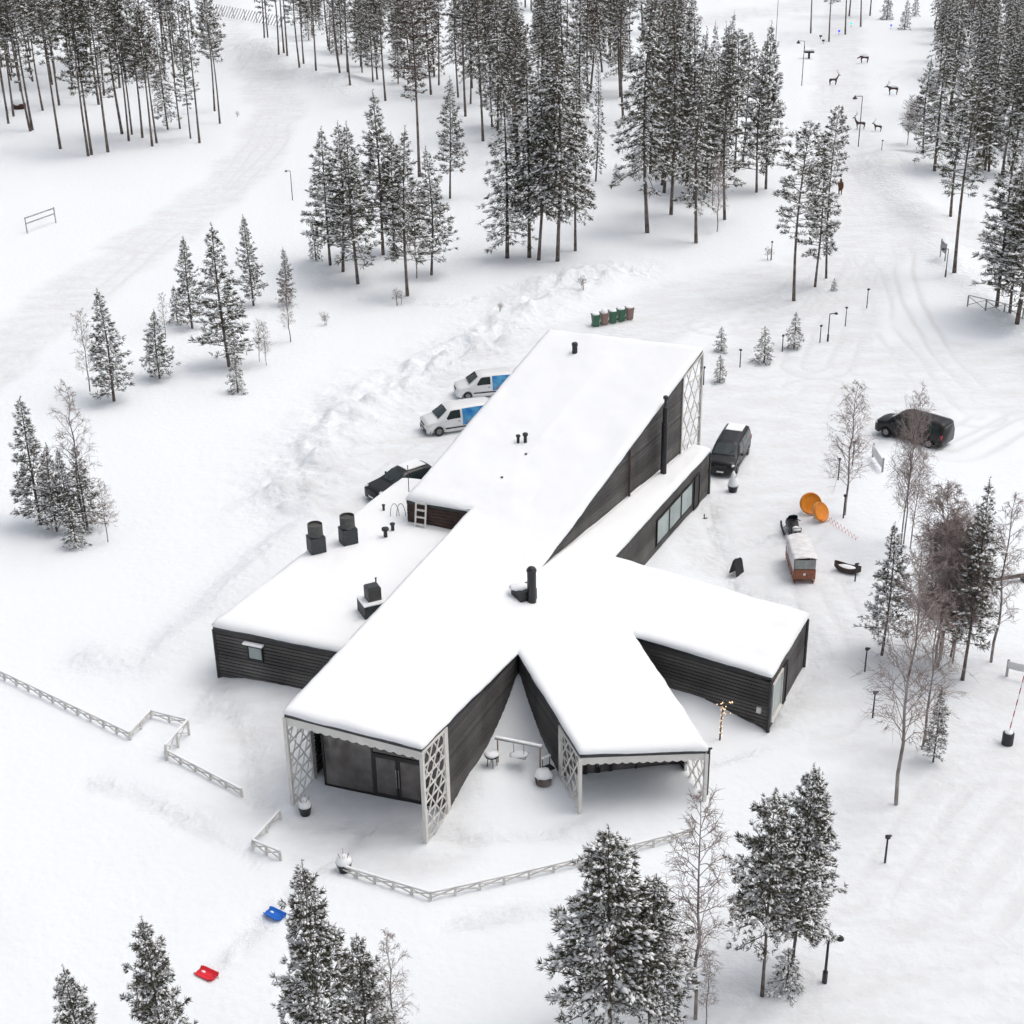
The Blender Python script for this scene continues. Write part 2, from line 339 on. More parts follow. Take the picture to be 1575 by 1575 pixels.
# ------------------------------------------------------------------ the building
BLD = empty('visitor_centre', at(815, 930, 0), 0, 'dark timber visitor centre with star-shaped plan under thick roof snow', 'building')
def bpart(mb, name, m, parent=None, **k):
    o = mb.build(name, m, None, **k); o.parent = parent or BLD
    o.matrix_parent_inverse = Matrix.Identity(4) if parent else Matrix.Translation(-BLD.location)
    return o
V2 = lambda p: Vector((p[0], p[1]))
A_fl, A_fr, APEX = at(437, 1096, 5.0), at(648, 1150, 5.0), at(797, 1003, 4.0)
B_rf = at(824, 883, 3.6); B_fr, B_fl = at(1081, 536, 9.3), at(845, 509, 9.1)
B_lf, B_li = at(625, 768, 4.8), at(724, 786, 4.7)
C_fl, C_fr = at(892, 1159, 3.4), at(1087, 1152, 2.95)
CD = at(972, 977, 3.1)
D_n, D_f, DF = at(1187, 1041, 3.0), at(1243, 946, 3.0), at(942, 858, 3.0)
F_f = at(1093, 692, 3.0); F_b = at(1062, 684, 3.0)
E_fl, E_fm, E_bl = at(327, 962, 3.1), at(520, 1001, 3.1), at(619, 737, 3.1)
E_fr = E_fl + (E_fm - E_fl) * 1.28; E_br = Vector((-1.5, 82.5, 3.1))
E_bl2 = at(655, 741, 3.1)
def lerp(a, b, t): return a + (b - a) * t
A_ml = lerp(A_fl, B_li, .45)

def roof_sheet(name, V, faces, T=.25, lev=6, noround=(), seed=0):
    V = [Vector(v) for v in V]
    cnt = {}
    for f in faces:
        for a, c in zip(f, f[1:] + f[:1]): cnt[frozenset((a, c))] = cnt.get(frozenset((a, c)), 0) + 1
    bnd = [tuple(e) for e, k in cnt.items() if k == 1]
    # slab
    mb = MB(); off = Vector((0, 0, -.24))
    mb.add([v for v in V] + [v + off for v in V], [tuple(f) for f in faces] + [tuple(i + len(V) for i in f[::-1]) for f in faces], 0)
    for f in faces:
        for a, c in zip(f, f[1:] + f[:1]):
            if cnt[frozenset((a, c))] == 1: mb.f.append((a, a + len(V), c + len(V), c)); mb.m.append(0)
    slab = bpart(mb, 'roof', M['fascia'])
    # snow blanket
    me = bpy.data.meshes.new('t'); me.from_pydata([tuple(v) for v in V], [], faces); o = bpy.data.objects.new('t', me); COL.objects.link(o)
    s = o.modifiers.new('s', 'SUBSURF'); s.subdivision_type = 'SIMPLE'; s.levels = lev
    ev = o.evaluated_get(bpy.context.evaluated_depsgraph_get()); em = ev.to_mesh()
    nv = len(em.vertices); co = np.zeros(nv * 3, np.float32); em.vertices.foreach_get('co', co); co = co.reshape(-1, 3).astype(float)
    fq = np.zeros(len(em.polygons) * 4, np.int32); em.polygons.foreach_get('vertices', fq); fq = fq.reshape(-1, 4)
    ev.to_mesh_clear(); bpy.data.objects.remove(o)
    e = np.concatenate([fq[:, [0, 1]], fq[:, [1, 2]], fq[:, [2, 3]], fq[:, [3, 0]]])
    key = np.sort(e, 1); uq, inv, c = np.unique(key, axis=0, return_inverse=True, return_counts=True)
    be = e[c[inv.ravel()] == 1]; isb = np.zeros(nv, bool); isb[be.ravel()] = True
    deg = np.zeros(nv); np.add.at(deg, uq[:, 0], 1); np.add.at(deg, uq[:, 1], 1)
    z = co[:, 2].copy()
    for _ in range(90):
        sm = np.zeros(nv); np.add.at(sm, uq[:, 0], z[uq[:, 1]]); np.add.at(sm, uq[:, 1], z[uq[:, 0]])
        z = np.where(isb, z, np.maximum(sm / deg, z - .02))
    x, y = co[:, 0], co[:, 1]
    d = np.full(nv, 9.0)
    for a, c2 in bnd:
        if frozenset((a, c2)) in [frozenset(q) for q in noround]: continue
        d = np.minimum(d, polydist(x, y, [V[a], V[c2]]))
    q = np.clip(d / .32, 0, 1); prof = np.sqrt(np.maximum(0, 1 - (1 - q) ** 2))
    th = T * (.30 + .70 * prof) * (.62 + .76 * fbm(x, y, 1.8, seed + 5, 4)) + (fbm(x, y, 5, seed + 8) - .5) * .12 * q
    base = co.copy(); zt = np.maximum(z, co[:, 2]) + th
    # wavy overhang at free edges
    cen = co.mean(0); 
    nx = np.zeros((nv, 2))
    dv = co[be[:, 1]] - co[be[:, 0]]; nn = np.stack([dv[:, 1], -dv[:, 0]], 1); nn /= (np.linalg.norm(nn, axis=1)[:, None] + 1e-9)
    np.add.at(nx, be[:, 0], nn); np.add.at(nx, be[:, 1], nn)
    L = np.linalg.norm(nx, axis=1)[:, None]; nx = np.where(L > 0, nx / (L + 1e-9), 0)
    wob = .02 + .13 * fbm(x, y, 1.1, seed + 2, 4) ** 1.5
    top = co.copy(); top[:, 2] = zt; top[:, :2] += nx * wob[:, None] * isb[:, None]
    low = co.copy(); low[:, 2] = co[:, 2] - .03 - .12 * np.clip(fbm(x, y, 1.7, seed + 3) - .45, 0, 1); low[:, :2] += nx * (wob * .8)[:, None]
    bi = np.nonzero(isb)[0]; mp_ = -np.ones(nv, int); mp_[bi] = nv + np.arange(len(bi))
    VVV = np.concatenate([top, low[bi]])
    side = np.stack([be[:, 1], be[:, 0], mp_[be[:, 0]], mp_[be[:, 1]]], 1)
    m_ = raw_mesh('roof_snow', VVV, np.concatenate([fq, side]), [M['snow']], smooth=True)
    so = bpy.data.objects.new('roof_snow', m_); COL.objects.link(so); so.parent = slab
    return slab
RV = [A_fl, A_fr, APEX, A_ml, B_li, B_rf, C_fl, C_fr, CD, D_n, D_f, DF, F_f, F_b, B_fr, B_fl, B_lf]
#      0     1     2     3     4     5     6     7     8   9    10   11  12   13   14    15    16
roof_sheet('roof', RV, [[0, 1, 2, 3], [3, 2, 5, 4], [2, 6, 7, 8], [2, 8, 11, 5], [8, 9, 10, 11], [5, 11, 12, 13], [4, 5, 14, 15, 16]], lev=6, noround=[(5, 13)], seed=1)
roof_sheet('roof', [E_fl, E_fr, E_br, E_bl], [[0, 1, 2, 3]], lev=6, seed=40)

# cladding walls: lapped boards, one mesh per wall. The outside lies to the right of p0 -> p1.
def wall(p0, p1, z0, z1, zb=-.4, m='cladding', name='cladding', inset=.07, pitch=.20, parent=None):
    p0, p1 = V2(p0), V2(p1); d = p1 - p0; L = d.length; d = d / L; o = Vector((d.y, -d.x)); p0 = p0 - o * inset; p1 = p1 - o * inset
    mb = MB(); zmax = max(z0, z1); k = 0; z = zb
    rg = random.Random(int(L * 1000))
    while z < zmax - .01:
        h = min(pitch, zmax - z)
        def rng(zz):                                        # part of the wall that is still below the sloping eave
            if abs(z1 - z0) < 1e-4 or zz <= min(z0, z1): return 0.0, 1.0
            t = (zz - z0) / (z1 - z0); return (t, 1.0) if z1 > z0 else (0.0, t)
        a0, b0 = rng(z); a1, b1 = rng(z + h); j = rg.uniform(.03, .045)
        P = lambda t, zz, of: (p0.x + d.x * L * t + o.x * of, p0.y + d.y * L * t + o.y * of, zz)
        g_ = h * .26; mb.add([P(a0, z + g_, j), P(b0, z + g_, j), P(b1, z + h, j - .012), P(a1, z + h, j - .012), P(a0, z, -.02), P(b0, z, -.02), P(a0, z + g_, -.02), P(b0, z + g_, -.02), P(a1, z + h, -.02), P(b1, z + h, -.02)], [(0, 1, 2, 3), (6, 7, 1, 0), (4, 5, 7, 6), (3, 2, 9, 8)])
        z += h
    return bpart(mb, name, M[m], parent)
def along(p, q, t): return lerp(Vector(p), Vector(q), t)
# porch corners of the two front wings
A_pr = at(694, 1248); A_pl = at(500, 1208); C_pl = at(860, 1207); C_pr = at(1037, 1181)
tA = (V2(A_pr) - V2(A_fr)).length / (V2(APEX) - V2(A_fr)).length
A_prz = 5.0 + (4.0 - 5.0) * tA
wall(lerp(A_fr, APEX, tA), APEX, A_prz - .2, 3.8)                                   # A right wall
tL = .105; wall(B_li, lerp(A_fl, B_li, tL), 4.5, 4.78)                                 # A left wall
tC = (V2(C_pl) - V2(C_fl)).length / (V2(APEX) - V2(C_fl)).length
wall(APEX, lerp(C_fl, APEX, tC), 3.8, 3.2 + .6 * tC)                                 # C left wall
tC2 = .24; wall(lerp(C_fr, CD, tC2), CD, 2.8, 2.88)                                   # C right wall
wall(CD, D_n, 2.88, 2.78); wD = wall(D_n, D_f, 2.78, 2.78); wall(D_f, DF, 2.78, 2.78)
wF = wall(DF, F_f, 2.78, 2.78); wall(F_f, F_b, 2.78, 2.78)
tB = .865; B_we = lerp(B_rf, B_fr, tB)
wall(B_rf, B_we, 3.4, B_we.z - .22, zb=2.6)                                           # B right wall above the low roof
B_wl = lerp(B_lf, B_fl, tB); wall(B_we, B_wl, B_we.z - .22, B_wl.z - .22)              # recessed far gable
wall(B_fl, B_lf, 8.88, 4.58); wall(B_lf, B_li, 4.58, 4.48, m='brown_clad')
wE = wall(E_fl, E_fr, 2.88, 2.88); wall(E_bl, E_fl, 2.88, 2.88); wall(E_br, E_bl, 2.88, 2.88)
# corner trims
mbt = lambda p, z1, w_=.12, z0=-.4: MB().box((p.x, p.y, (z0 + z1) / 2), (w_, w_, z1 - z0), .45)
for p, z1 in ((D_n, 2.76), (D_f, 2.76), (E_fl, 2.86), (F_f, 2.76)): bpart(mbt(p, z1), 'corner_board', M['fascia'])

# lattice screens and posts of the porches: isometric lattice of single slats
def lattice(p0, p1, z0, zt0, zt1, name='lattice_screen', sp=.64, sw=.055, postw=.16, posts=(True, True), inner=.30):
    p0, p1 = V2(p0), V2(p1); d = p1 - p0; L = d.length; d /= L; nrm = Vector((d.y, -d.x))
    P = lambda u, z, o=0: Vector((p0.x + d.x * u + nrm.x * o, p0.y + d.y * u + nrm.y * o, z))
    root = bpart(MB().bar(P(0, z0), P(0, zt0), postw, postw, up=(d.x, d.y, 0)), name, M['white_wood'])
    def child(mb, nm):
        o = mb.build(nm, M['white_wood'], None); o.parent = root; return o
    child(MB().bar(P(L - inner / 2, z0), P(L - inner / 2, zt1), inner, .10, up=(nrm.x, nrm.y, 0)), 'post')
    child(MB().bar(P(0, zt0), P(L, zt1), .10, .12), 'rail')
    top = lambda u: zt0 + (zt1 - zt0) * u / L
    k = 0; z = z0 + .35
    while z < min(zt0, zt1) - .2:
        child(MB().bar(P(0.05, z), P(L - .05, z), .05, sw), 'slat'); z += sp
    run = sp / math.tan(radians(58)); Lz = L - inner
    for sgn in (1, -1):
        nlines = int((Lz + (max(zt0, zt1) - z0) / math.tan(radians(58))) / run / 1.0) + 2
        sl = math.tan(radians(58)) * sgn
        for j in range(-nlines, nlines + 1):
            # line u = j*2run*.5 + (z - z0)/sl, clipped to the panel
            u0 = j * run * 1.75; pts = []
            zA, zB = z0 + .05, max(zt0, zt1)
            def clip(zz): return u0 + (zz - z0) / sl
            ua, ub = clip(zA), clip(zB)
            # clip to u range
            def zat(u): return z0 + (u - u0) * sl
            lo, hi = max(0.05, min(ua, ub)), min(Lz, max(ua, ub))
            if hi - lo < .12: continue
            za, zb_ = zat(lo), zat(hi)
            # clip to sloping top
            a, b_ = (lo, za), (hi, zb_)
            if a[1] > top(a[0]) - .03 and b_[1] > top(b_[0]) - .03: continue
            if b_[1] > top(b_[0]):
                t = (top(a[0]) - a[1]) / ((top(a[0]) - a[1]) - (top(b_[0]) - b_[1])); b_ = (a[0] + (b_[0] - a[0]) * t, a[1] + (b_[1] - a[1]) * t)
            if a[1] > top(a[0]):
                t = (top(b_[0]) - b_[1]) / ((top(b_[0]) - b_[1]) - (top(a[0]) - a[1])); a = (b_[0] + (a[0] - b_[0]) * t, b_[1] + (a[1] - b_[1]) * t)
            if (Vector(a) - Vector(b_)).length < .15: continue
            child(MB().bar(P(a[0], a[1], .03 * sgn), P(b_[0], b_[1], .03 * sgn), .045, sw * .85), 'slat')
    return root
Apl_top = lerp(A_fl, B_li, tL)
lattice(A_fr, lerp(A_fr, APEX, tA), -.3, 4.74, A_prz - .26, sw=.065)
lattice(A_fl, Apl_top, -.3, 4.74, 4.70)
lattice(C_fl, lerp(C_fl, APEX, tC), -.3, 3.14, 3.24, sw=.065)
lattice(C_fr, lerp(C_fr, CD, tC2), -.3, 2.70, 2.72, inner=.12)
lattice(B_fr, B_we, -.3, 9.0, B_we.z - .25, sp=.95, inner=.12)
lattice(B_fl, B_wl, -.3, 8.8, B_wl.z - .25, sp=.95, inner=.12)
# scalloped white beams over the porches
def beam(p0, p1, h, drop=.0):
    p0, p1 = Vector(p0), Vector(p1); d = (p1 - p0); L = d.length; d.normalize(); nn = Vector((d.y, -d.x, 0)).normalized()
    N = 96; mb = MB(); vs = []; fs = []
    for i in range(N + 1):
        p = p0 + d * L * i / N; s = abs(sin(pi * 15 * i / N)) * .09
        for o in (.0, -.14):
            vs.append(p + nn * (o - .01) + Vector((0, 0, -.25))); vs.append(p + nn * (o - .01) + Vector((0, 0, -.25 - h - s)))
    for i in range(N):
        a = i * 4; b_ = a + 4
        fs += [(a, a + 1, b_ + 1, b_), (a + 2, b_ + 2, b_ + 3, a + 3), (a + 1, a + 3, b_ + 3, b_ + 1)]
    mb.add(vs, fs); return bpart(mb, 'porch_beam', M['white_wood'])
beam(A_fl, A_fr, .34); beam(C_fl, C_fr, .30); beam(B_fr, B_fl, .4)
# glazed entrance under the left porch
def glazing(p0, p1, ztop, cols, doorcol, name='entrance_glazing', trans=2.35):
    p0, p1 = V2(p0), V2(p1); d = p1 - p0; L = d.length; d /= L; o = Vector((d.y, -d.x)); rz = atan2(d.y, d.x)
    P = lambda u, z, of=0: (p0.x + d.x * u + o.x * of, p0.y + d.y * u + o.y * of, z)
    fr = MB(); us = [0] + [c * L for c in cols] + [L]
    for u in us: fr.bar(P(u, -.3), P(u, ztop), .09, .09, up=(o.x, o.y, 0))
    for z in (.06, trans + .55, ztop): fr.bar(P(0, z, .005), P(L, z, .005), .085, .085)
    root = bpart(fr, name, M['frame'])
    def child(mb, nm, m): x = mb.build(nm, M[m], None); x.parent = root; return x
    for i in range(len(us) - 1):
        a, c = us[i] + .045, us[i + 1] - .045
        for z0, z1 in ((.1, trans + .51), (trans + .59, ztop - .04)):
            if i == doorcol and z0 < 1:
                child(MB().bar(P(a, trans + .02, .01), P(c, trans + .02, .01), .08, .1), 'transom', 'frame')
                child(MB().box(P((a + c) / 2, trans + .30, -.01), (c - a, .02, .42), rz), 'pane', 'glass')
                mid = (a + c) / 2
                for s0, s1 in ((a, mid - .012), (mid + .012, c)):
                    lf = MB(); 
                    for u in (s0 + .05, s1 - .05): lf.bar(P(u, .06, .02), P(u, trans - .04, .02), .1, .06, up=(o.x, o.y, 0))
                    for z in (.14, trans - .08): lf.bar(P(s0 + .1, z, .02), P(s1 - .1, z, .02), .06, .14)
                    child(lf, 'door', 'frame'); child(MB().box(P((s0 + s1) / 2, (trans + .05) / 2, .0), (s1 - s0 - .18, .02, trans - .3), rz), 'pane', 'glass')
                    hu = s1 - .05 if s0 < mid - .3 else s0 + .05
                    child(MB().tube([P(hu, .75, .09), P(hu, 1.75, .09)], .018, 6), 'handle', 'grey_wood')
            else: child(MB().box(P((a + c) / 2, (z0 + z1) / 2, -.01), (c - a, .02, z1 - z0), rz), 'pane', 'glass')
    return root
glazing(V2(A_pl) + Vector((.05, 0)), lerp(A_fr, APEX, tA), 4.45, (.40, .80), 1)
glazing(lerp(C_fl, APEX, tC), V2(C_pr) + Vector((.35, .1)), 2.75, (.2, .42, .62), 1, trans=2.05)
# windows, doors
def window(p0, p1, t0, t1, z0, z1, name='window', pane='pale_glass', frame='frame', panes=1, of=.03, sill=False, hood=False):
    p0, p1 = V2(p0), V2(p1); d = p1 - p0; L = d.length; d /= L; o = Vector((d.y, -d.x)); rz = atan2(d.y, d.x)
    P = lambda u, z, f=0: (p0.x + d.x * u + o.x * f, p0.y + d.y * u + o.y * f, z)
    u0, u1 = t0 * L, t1 * L; fr = MB()
    for k in range(panes + 1):
        u = u0 + (u1 - u0) * k / panes; fr.bar(P(u, z0, of), P(u, z1, of), .07, .09, up=(o.x, o.y, 0))
    for z in (z0, z1): fr.bar(P(u0 - .03, z, of + .004), P(u1 + .03, z, of + .004), .09, .07)
    root = bpart(fr, name, M[frame])
    for k in range(panes):
        a = u0 + (u1 - u0) * k / panes; c = u0 + (u1 - u0) * (k + 1) / panes
        x = MB().box(P((a + c) / 2, (z0 + z1) / 2, of - .02), (c - a - .07, .03, z1 - z0 - .07), rz).build('pane', M[pane], None); x.parent = root
    if hood:
        x = MB().box(P((u0 + u1) / 2, z1 + .12, of + .12), (u1 - u0 + .3, .3, .05), rz).build('hood', M['frame'], None); x.parent = root
        x = MB().box(P((u0 + u1) / 2, z1 + .19, of + .12), (u1 - u0 + .32, .3, .09), rz).build('hood_snow', M['snow'], None, bevel=.03); x.parent = root
    if sill:
        x = MB().box(P((u0 + u1) / 2, z0 - .1, of + .05), (u1 - u0 + .1, .14, .06), rz).build('sill', M['white_wood'], None); x.parent = root
    return root
window(E_fl, E_fr, .215, .305, 1.55, 2.35, panes=1, hood=True)
window(D_n, D_f, .05, .30, .35, 2.35, frame='white_wood', sill=True)
window(D_n, D_f, .315, .43, .05, 2.35, name='door', pane='frame')
window(DF, F_f, .42, .80, .55, 2.2, panes=3, frame='frame')
window(DF, F_f, .82, .875, .05, 2.25, name='door', pane='frame')
bx = MB().box((0, 0, 0), (.18, .1, .26)); px_ = lerp(CD, D_n, .93); bx = MB().box((px_.x, px_.y - .0, .95), (.22, .18, .3), atan2((D_n - CD).y, (D_n - CD).x)); bpart(bx, 'meter_box', M['white_wood'])
# downpipes
def pipe(pts, r, name, m='black', parent=None, n=8): return bpart(MB().tube(pts, r, n), name, M[m], parent, smooth=True)
q = lerp(B_rf, B_fr, .515); qd = Vector((.09, -.05, 0)); pipe([(q.x + qd.x, q.y + qd.y, q.z - .1), (q.x + qd.x, q.y + qd.y, 3.2)], .07, 'downpipe', 'brown_clad')
pipe([C_fr + Vector((.10, .02, -.02)), (C_fr.x + .10, C_fr.y + .02, .45)], .075, 'downpipe')
pipe([C_fr + Vector((-.1, 0, .0)), C_fr + Vector((.24, .04, .0))], .05, 'gutter')
# flue on the low roof, against the tall wall
_t = .705; fl = lerp(B_rf, B_fr, _t) + Vector((.36, -.20, 0)); fl.z = 3.0; bpart(MB().lathe([(.19, 0), (.19, 3.6), (.21, 3.6), (.21, 3.68), (.15, 3.7), (.15, 4.75), (.08, 4.8), (.08, 5.25), (.15, 5.27), (.15, 5.42), (.08, 5.46)], 14, fl), 'flue_pipe', M['black'], smooth=False)
# chimney in the middle
ch = at(818, 920, 4.2); bpart(MB().lathe([(.23, -.3), (.23, 1.55), (.26, 1.56), (.26, 1.66), (.17, 1.78), (.05, 1.84)], 14, ch), 'chimney', M['black'])
c2 = at(806, 913, 4.25); hb = bpart(MB().box((c2.x, c2.y, c2.z + .05), (1.0, .9, .62), .55), 'chimney_base', M['black'])
bpart(MB().blob((c2.x - .25, c2.y + .1, c2.z + .36), (.5, .5, .16), 10, 6, 3, flat=.2), 'chimney_snow', M['snow'], smooth=True)
# ventilation units
for (x, y) in ((487, 843), (536, 830)):
    p = at(x, y, 3.5); bpart(MB().box((p.x, p.y, p.z + .3), (.88, .82, .95), .45), 'ventilation_box', M['vent_dark'], bevel=.02)
    o = bpart(MB().lathe([(.37, .78), (.40, .8), (.42, .84), (.42, 1.5), (.39, 1.5), (.39, 1.36), (.02, 1.34)], 20, p), 'ventilation_hood', M['vent'])
p = at(573, 936, 3.5); bpart(MB().box((p.x, p.y, p.z + .12), (1.25, 1.2, .75), .42), 'ventilation_box', M['vent_dark'], bevel=.02)
bpart(MB().box((p.x, p.y, p.z + .53), (1.27, 1.22, .10), .42), 'ventilation_snow', M['snow'], bevel=.04)
bpart(MB().box((p.x + .05, p.y + .05, p.z + .92), (.72, .68, .72), .42), 'ventilation_hood', M['vent'], bevel=.02)
bpart(MB().box((p.x + .05, p.y + .05, p.z + 1.30), (.62, .58, .06), .42), 'ventilation_lid', M['vent_dark'])
def stub(x, y, z, r, h, hat=1.5):
    bpart(MB().lathe([(r, -.3), (r, h * .62), (r * hat, h * .66), (r * hat, h * .92), (r * .8, h)], 10, at(x, y, z)), 'vent_pipe', M['black'])
for a in ((593, 823, 3.5, .11, .48, 1.9), (604, 812, 3.5, .10, .32), (590, 781, 3.5, .07, .22), (797, 678, 6.6, .09, .40), (808, 678, 6.6, .10, .52, 1.6), (884, 541, 8.9, .17, .62, 1.15), (809, 700, 6.2, .05, .12), (772, 736, 5.6, .05, .12), (578, 892, 3.5, .04, .14)): stub(*a)
pipe([at(629, 757, 4.9), at(629, 757, 4.9) + Vector((0, 0, 1.7))], .025, 'antenna', n=5)
for x in (607, 617):
    p = at(x, 790, 3.5); pipe([p + Vector((cos(a) * .26, 0, -.2 + max(0, sin(a)) * .85)) for a in np.linspace(-.3, pi + .3, 12)], .018, 'roof_hoop', n=5)
# white ladder leaning on the step between the roofs
dB = (B_li - B_lf); dB.z = 0; dB.normalize(); lp0 = lerp(B_lf, B_li, .17) + Vector((dB.y, -dB.x, 0)) * .42; lp0.z = 3.38
lad = empty('ladder', lp0, 0, 'short white ladder leaning on the brown wall between two snowy roofs', 'ladder')
back = Vector((-dB.y, dB.x, 0)) * .28; upv = Vector((0, 0, 1.5)) + back
for s in (0, 1): MB().bar(dB * (s * .62), dB * (s * .62) + upv, .10, .08).build('rail', M['white_wood'], lad)
for t in (.1, .38, .66, .92): MB().bar(upv * t, upv * t + dB * .62, .07, .09).build('rung', M['white_wood'], lad)

# ------------------------------------------------------------------ trees
def kite_mesh(P, D, S, W, rng):
    """thin leaf-shaped blades from points P along unit dirs D, length S, width W"""
    n = len(P); up = rng.normal(size=(n, 3)); side = np.cross(D, up); side /= np.linalg.norm(side, axis=1)[:, None] + 1e-9
    mid = P + D * (S * .5)[:, None]; tip = P + D * S[:, None]
    V = np.stack([P, mid + side * W[:, None], tip, mid - side * W[:, None]], 1).reshape(-1, 3)
    F = np.arange(4 * n).reshape(-1, 4); return V, F
def octa_mesh(P, A, L, W, H):
    """elongated lumps (octahedra) centred at P along horizontal-ish axis A"""
    n = len(P); s = np.cross(A, np.array([0, 0, 1.0])); s /= np.linalg.norm(s, axis=1)[:, None] + 1e-9
    u = np.cross(s, A)
    V = np.stack([P + A * L[:, None], P + s * W[:, None], P - A * L[:, None], P - s * W[:, None], P + u * H[:, None], P - u * (H * .35)[:, None]], 1).reshape(-1, 3)
    b = (np.arange(n) * 6)[:, None]
    T = np.array([[0, 1, 4], [1, 2, 4], [2, 3, 4], [3, 0, 4], [1, 0, 5], [2, 1, 5], [3, 2, 5], [0, 3, 5]])
    F = (b[:, None] + T[None]).reshape(-1, 3); return V, F
def unit(v): return v / (np.linalg.norm(v, axis=-1, keepdims=True) + 1e-9)
def conifer(seed, H, cb, R, kind='pine', nbr=90, tl=.42, snow=.35, blades=6, r0=None, dens=3.0, dead=0, nm='needle', wd0=.045):
    rng = np.random.default_rng(seed); rg = random.Random(seed)
    tr = MB(); r0 = r0 or .0062 * H + .022
    lean = rng.normal(size=2) * .012 * H; bend = rng.normal(size=2) * .012 * H
    cx = lambda t: np.array([lean[0] * t * t + bend[0] * sin(pi * t), lean[1] * t * t + bend[1] * sin(pi * t)])
    tp = [(*cx(t), H * t) for t in np.linspace(0, 1, 9)]; tp[0] = (*cx(0), -.5)
    tr.tube(tp, [r0 * (1.25 if i == 0 else 1) * (1 - i / 8.0) ** .85 + .012 for i in range(9)], 7)
    P = []; D = []; SC_ = []; SW = []; RP = []; RA_ = []; RL = []
    for k in range(nbr):
        s = ((k + rng.random()) / nbr); s = s ** (.85 if kind == 'spruce' else .8)
        t = cb + (1 - cb) * s * (.955 if kind != 'pine' else .985); h = H * t
        if kind == 'spruce': L = R * ((1 - s) ** .80) * (.45 + .55 * min(1, s / .06 + .5)) + .12
        elif kind == 'pine': L = R * (1 - s) ** .55 * (.45 + .55 * min(1, s / .30)) + .15
        else: L = R * (1 - s) ** (.88 if H < 13 or seed < 600 else .66) * (.6 + .4 * min(1, s / .12)) + .10
        L *= rng.uniform(.6, 1.12); az = k * 2.39996 + rng.normal() * .4
        el = {'spruce': -.12 - .30 * (1 - s), 'pine': -.10 + .62 * s, 'young': -.06 + .60 * s}[kind] + rng.normal() * .09
        cv = {'spruce': .10, 'pine': .14, 'young': .12}[kind]
        o = np.array([*cx(t), h]); out = np.array([cos(az), sin(az), 0.0]); lat = np.array([-sin(az), cos(az), 0.0])
        pt = lambda q: o + out * L * q + np.array([0, 0, 1.0]) * L * (el * q + cv * q * q - (.18 * q * q if kind == 'spruce' else 0))
        tr.tube([pt(0), pt(.55), pt(.97)], [max(.012, .018 * L), .01 * L + .006, .006], 3, cap=False)
        sb = rng.choice([.35, .7, 1.0, 1.5])
        for q0 in ((.32, .58, .84) if L > .7 else (.55,)):
            if rng.random() < .75 * sb * min(1, snow): RP.append(pt(q0) + np.array([0, 0, .03 + .05 * tl])); RA_.append(unit(pt(q0 + .1) - pt(q0 - .1))); RL.append(L * rng.uniform(.12, .2) if L > .7 else L * .35)
        nt_ = max(3, int(L * dens * rng.uniform(.8, 1.25)) + 2)
        for j in range(nt_):
            q = rng.uniform(.15, 1.0) ** (.6 if kind == 'pine' else .85)
            wdt = L * (.42 if kind != 'spruce' else .34) * (1 - q * .75) * rng.uniform(-1, 1)
            p = pt(q) + lat * wdt + np.array([0, 0, rng.normal() * .05 - abs(wdt) * (.18 if kind == 'spruce' else -.05)])
            d = unit(out * (.6 + .4 * q) + lat * np.sign(wdt) * min(1, abs(wdt) * 1.2) + np.array([0, 0, (-.25 if kind == 'spruce' else .28) + rng.normal() * .2]))
            P.append(p); D.append(d); SC_.append(min(1, .5 + .45 * L)); SW.append(sb * (.5 + .75 * q))
    # leading shoot
    for q in range(7):
        P.append(np.array([*cx(1), H * (1 - .012 * q)])); D.append(unit(rng.normal(size=3) * .35 + np.array([0, 0, 1.0]))); SC_.append(.45); SW.append(.3)
    P = np.array(P); D = np.array(D); SC_ = np.array(SC_); SW = np.array(SW); n = len(P)
    PB = np.repeat(P, blades, 0); DB = unit(np.repeat(D, blades, 0) + rng.normal(size=(n * blades, 3)) * .55)
    S = tl * rng.uniform(.6, 1.25, n * blades) * np.repeat(SC_, blades); Vn, Fn = kite_mesh(PB, DB, S, S * rng.uniform(wd0, wd0 * 1.8, n * blades), rng)
    mt = tr.build('trunk', M['bark'], None, smooth=True); mtrunk = mt.data; bpy.data.objects.remove(mt)
    crown = raw_mesh('crown', Vn, Fn, [M[nm]])
    pick = np.nonzero(rng.random(n) < snow * SW)[0]
    A = D[pick].copy(); A[:, 2] *= .5; A = unit(A); L_ = tl * rng.uniform(.26, .62, len(pick)) * SC_[pick]
    Vs, Fs = octa_mesh(P[pick] + A * (tl * .40) + np.array([0, 0, tl * .24]), A, L_, L_ * rng.uniform(.42, .68, len(pick)), L_ * rng.uniform(.40, .62, len(pick)))
    if RP:
        RL = np.array(RL); wv = np.minimum(RL * .42, .16) * rng.uniform(.7, 1.2, len(RL)); V2_, F2_ = octa_mesh(np.array(RP), np.array(RA_), RL, wv, wv * .8)
        Fs = np.concatenate([Fs, F2_ + len(Vs)]); Vs = np.concatenate([Vs, V2_])
    sn = raw_mesh('snow_load', Vs, Fs, [M['tree_snow']], smooth=True)
    return dict(trunk=mtrunk, crown=crown, snow_load=sn, H=H)
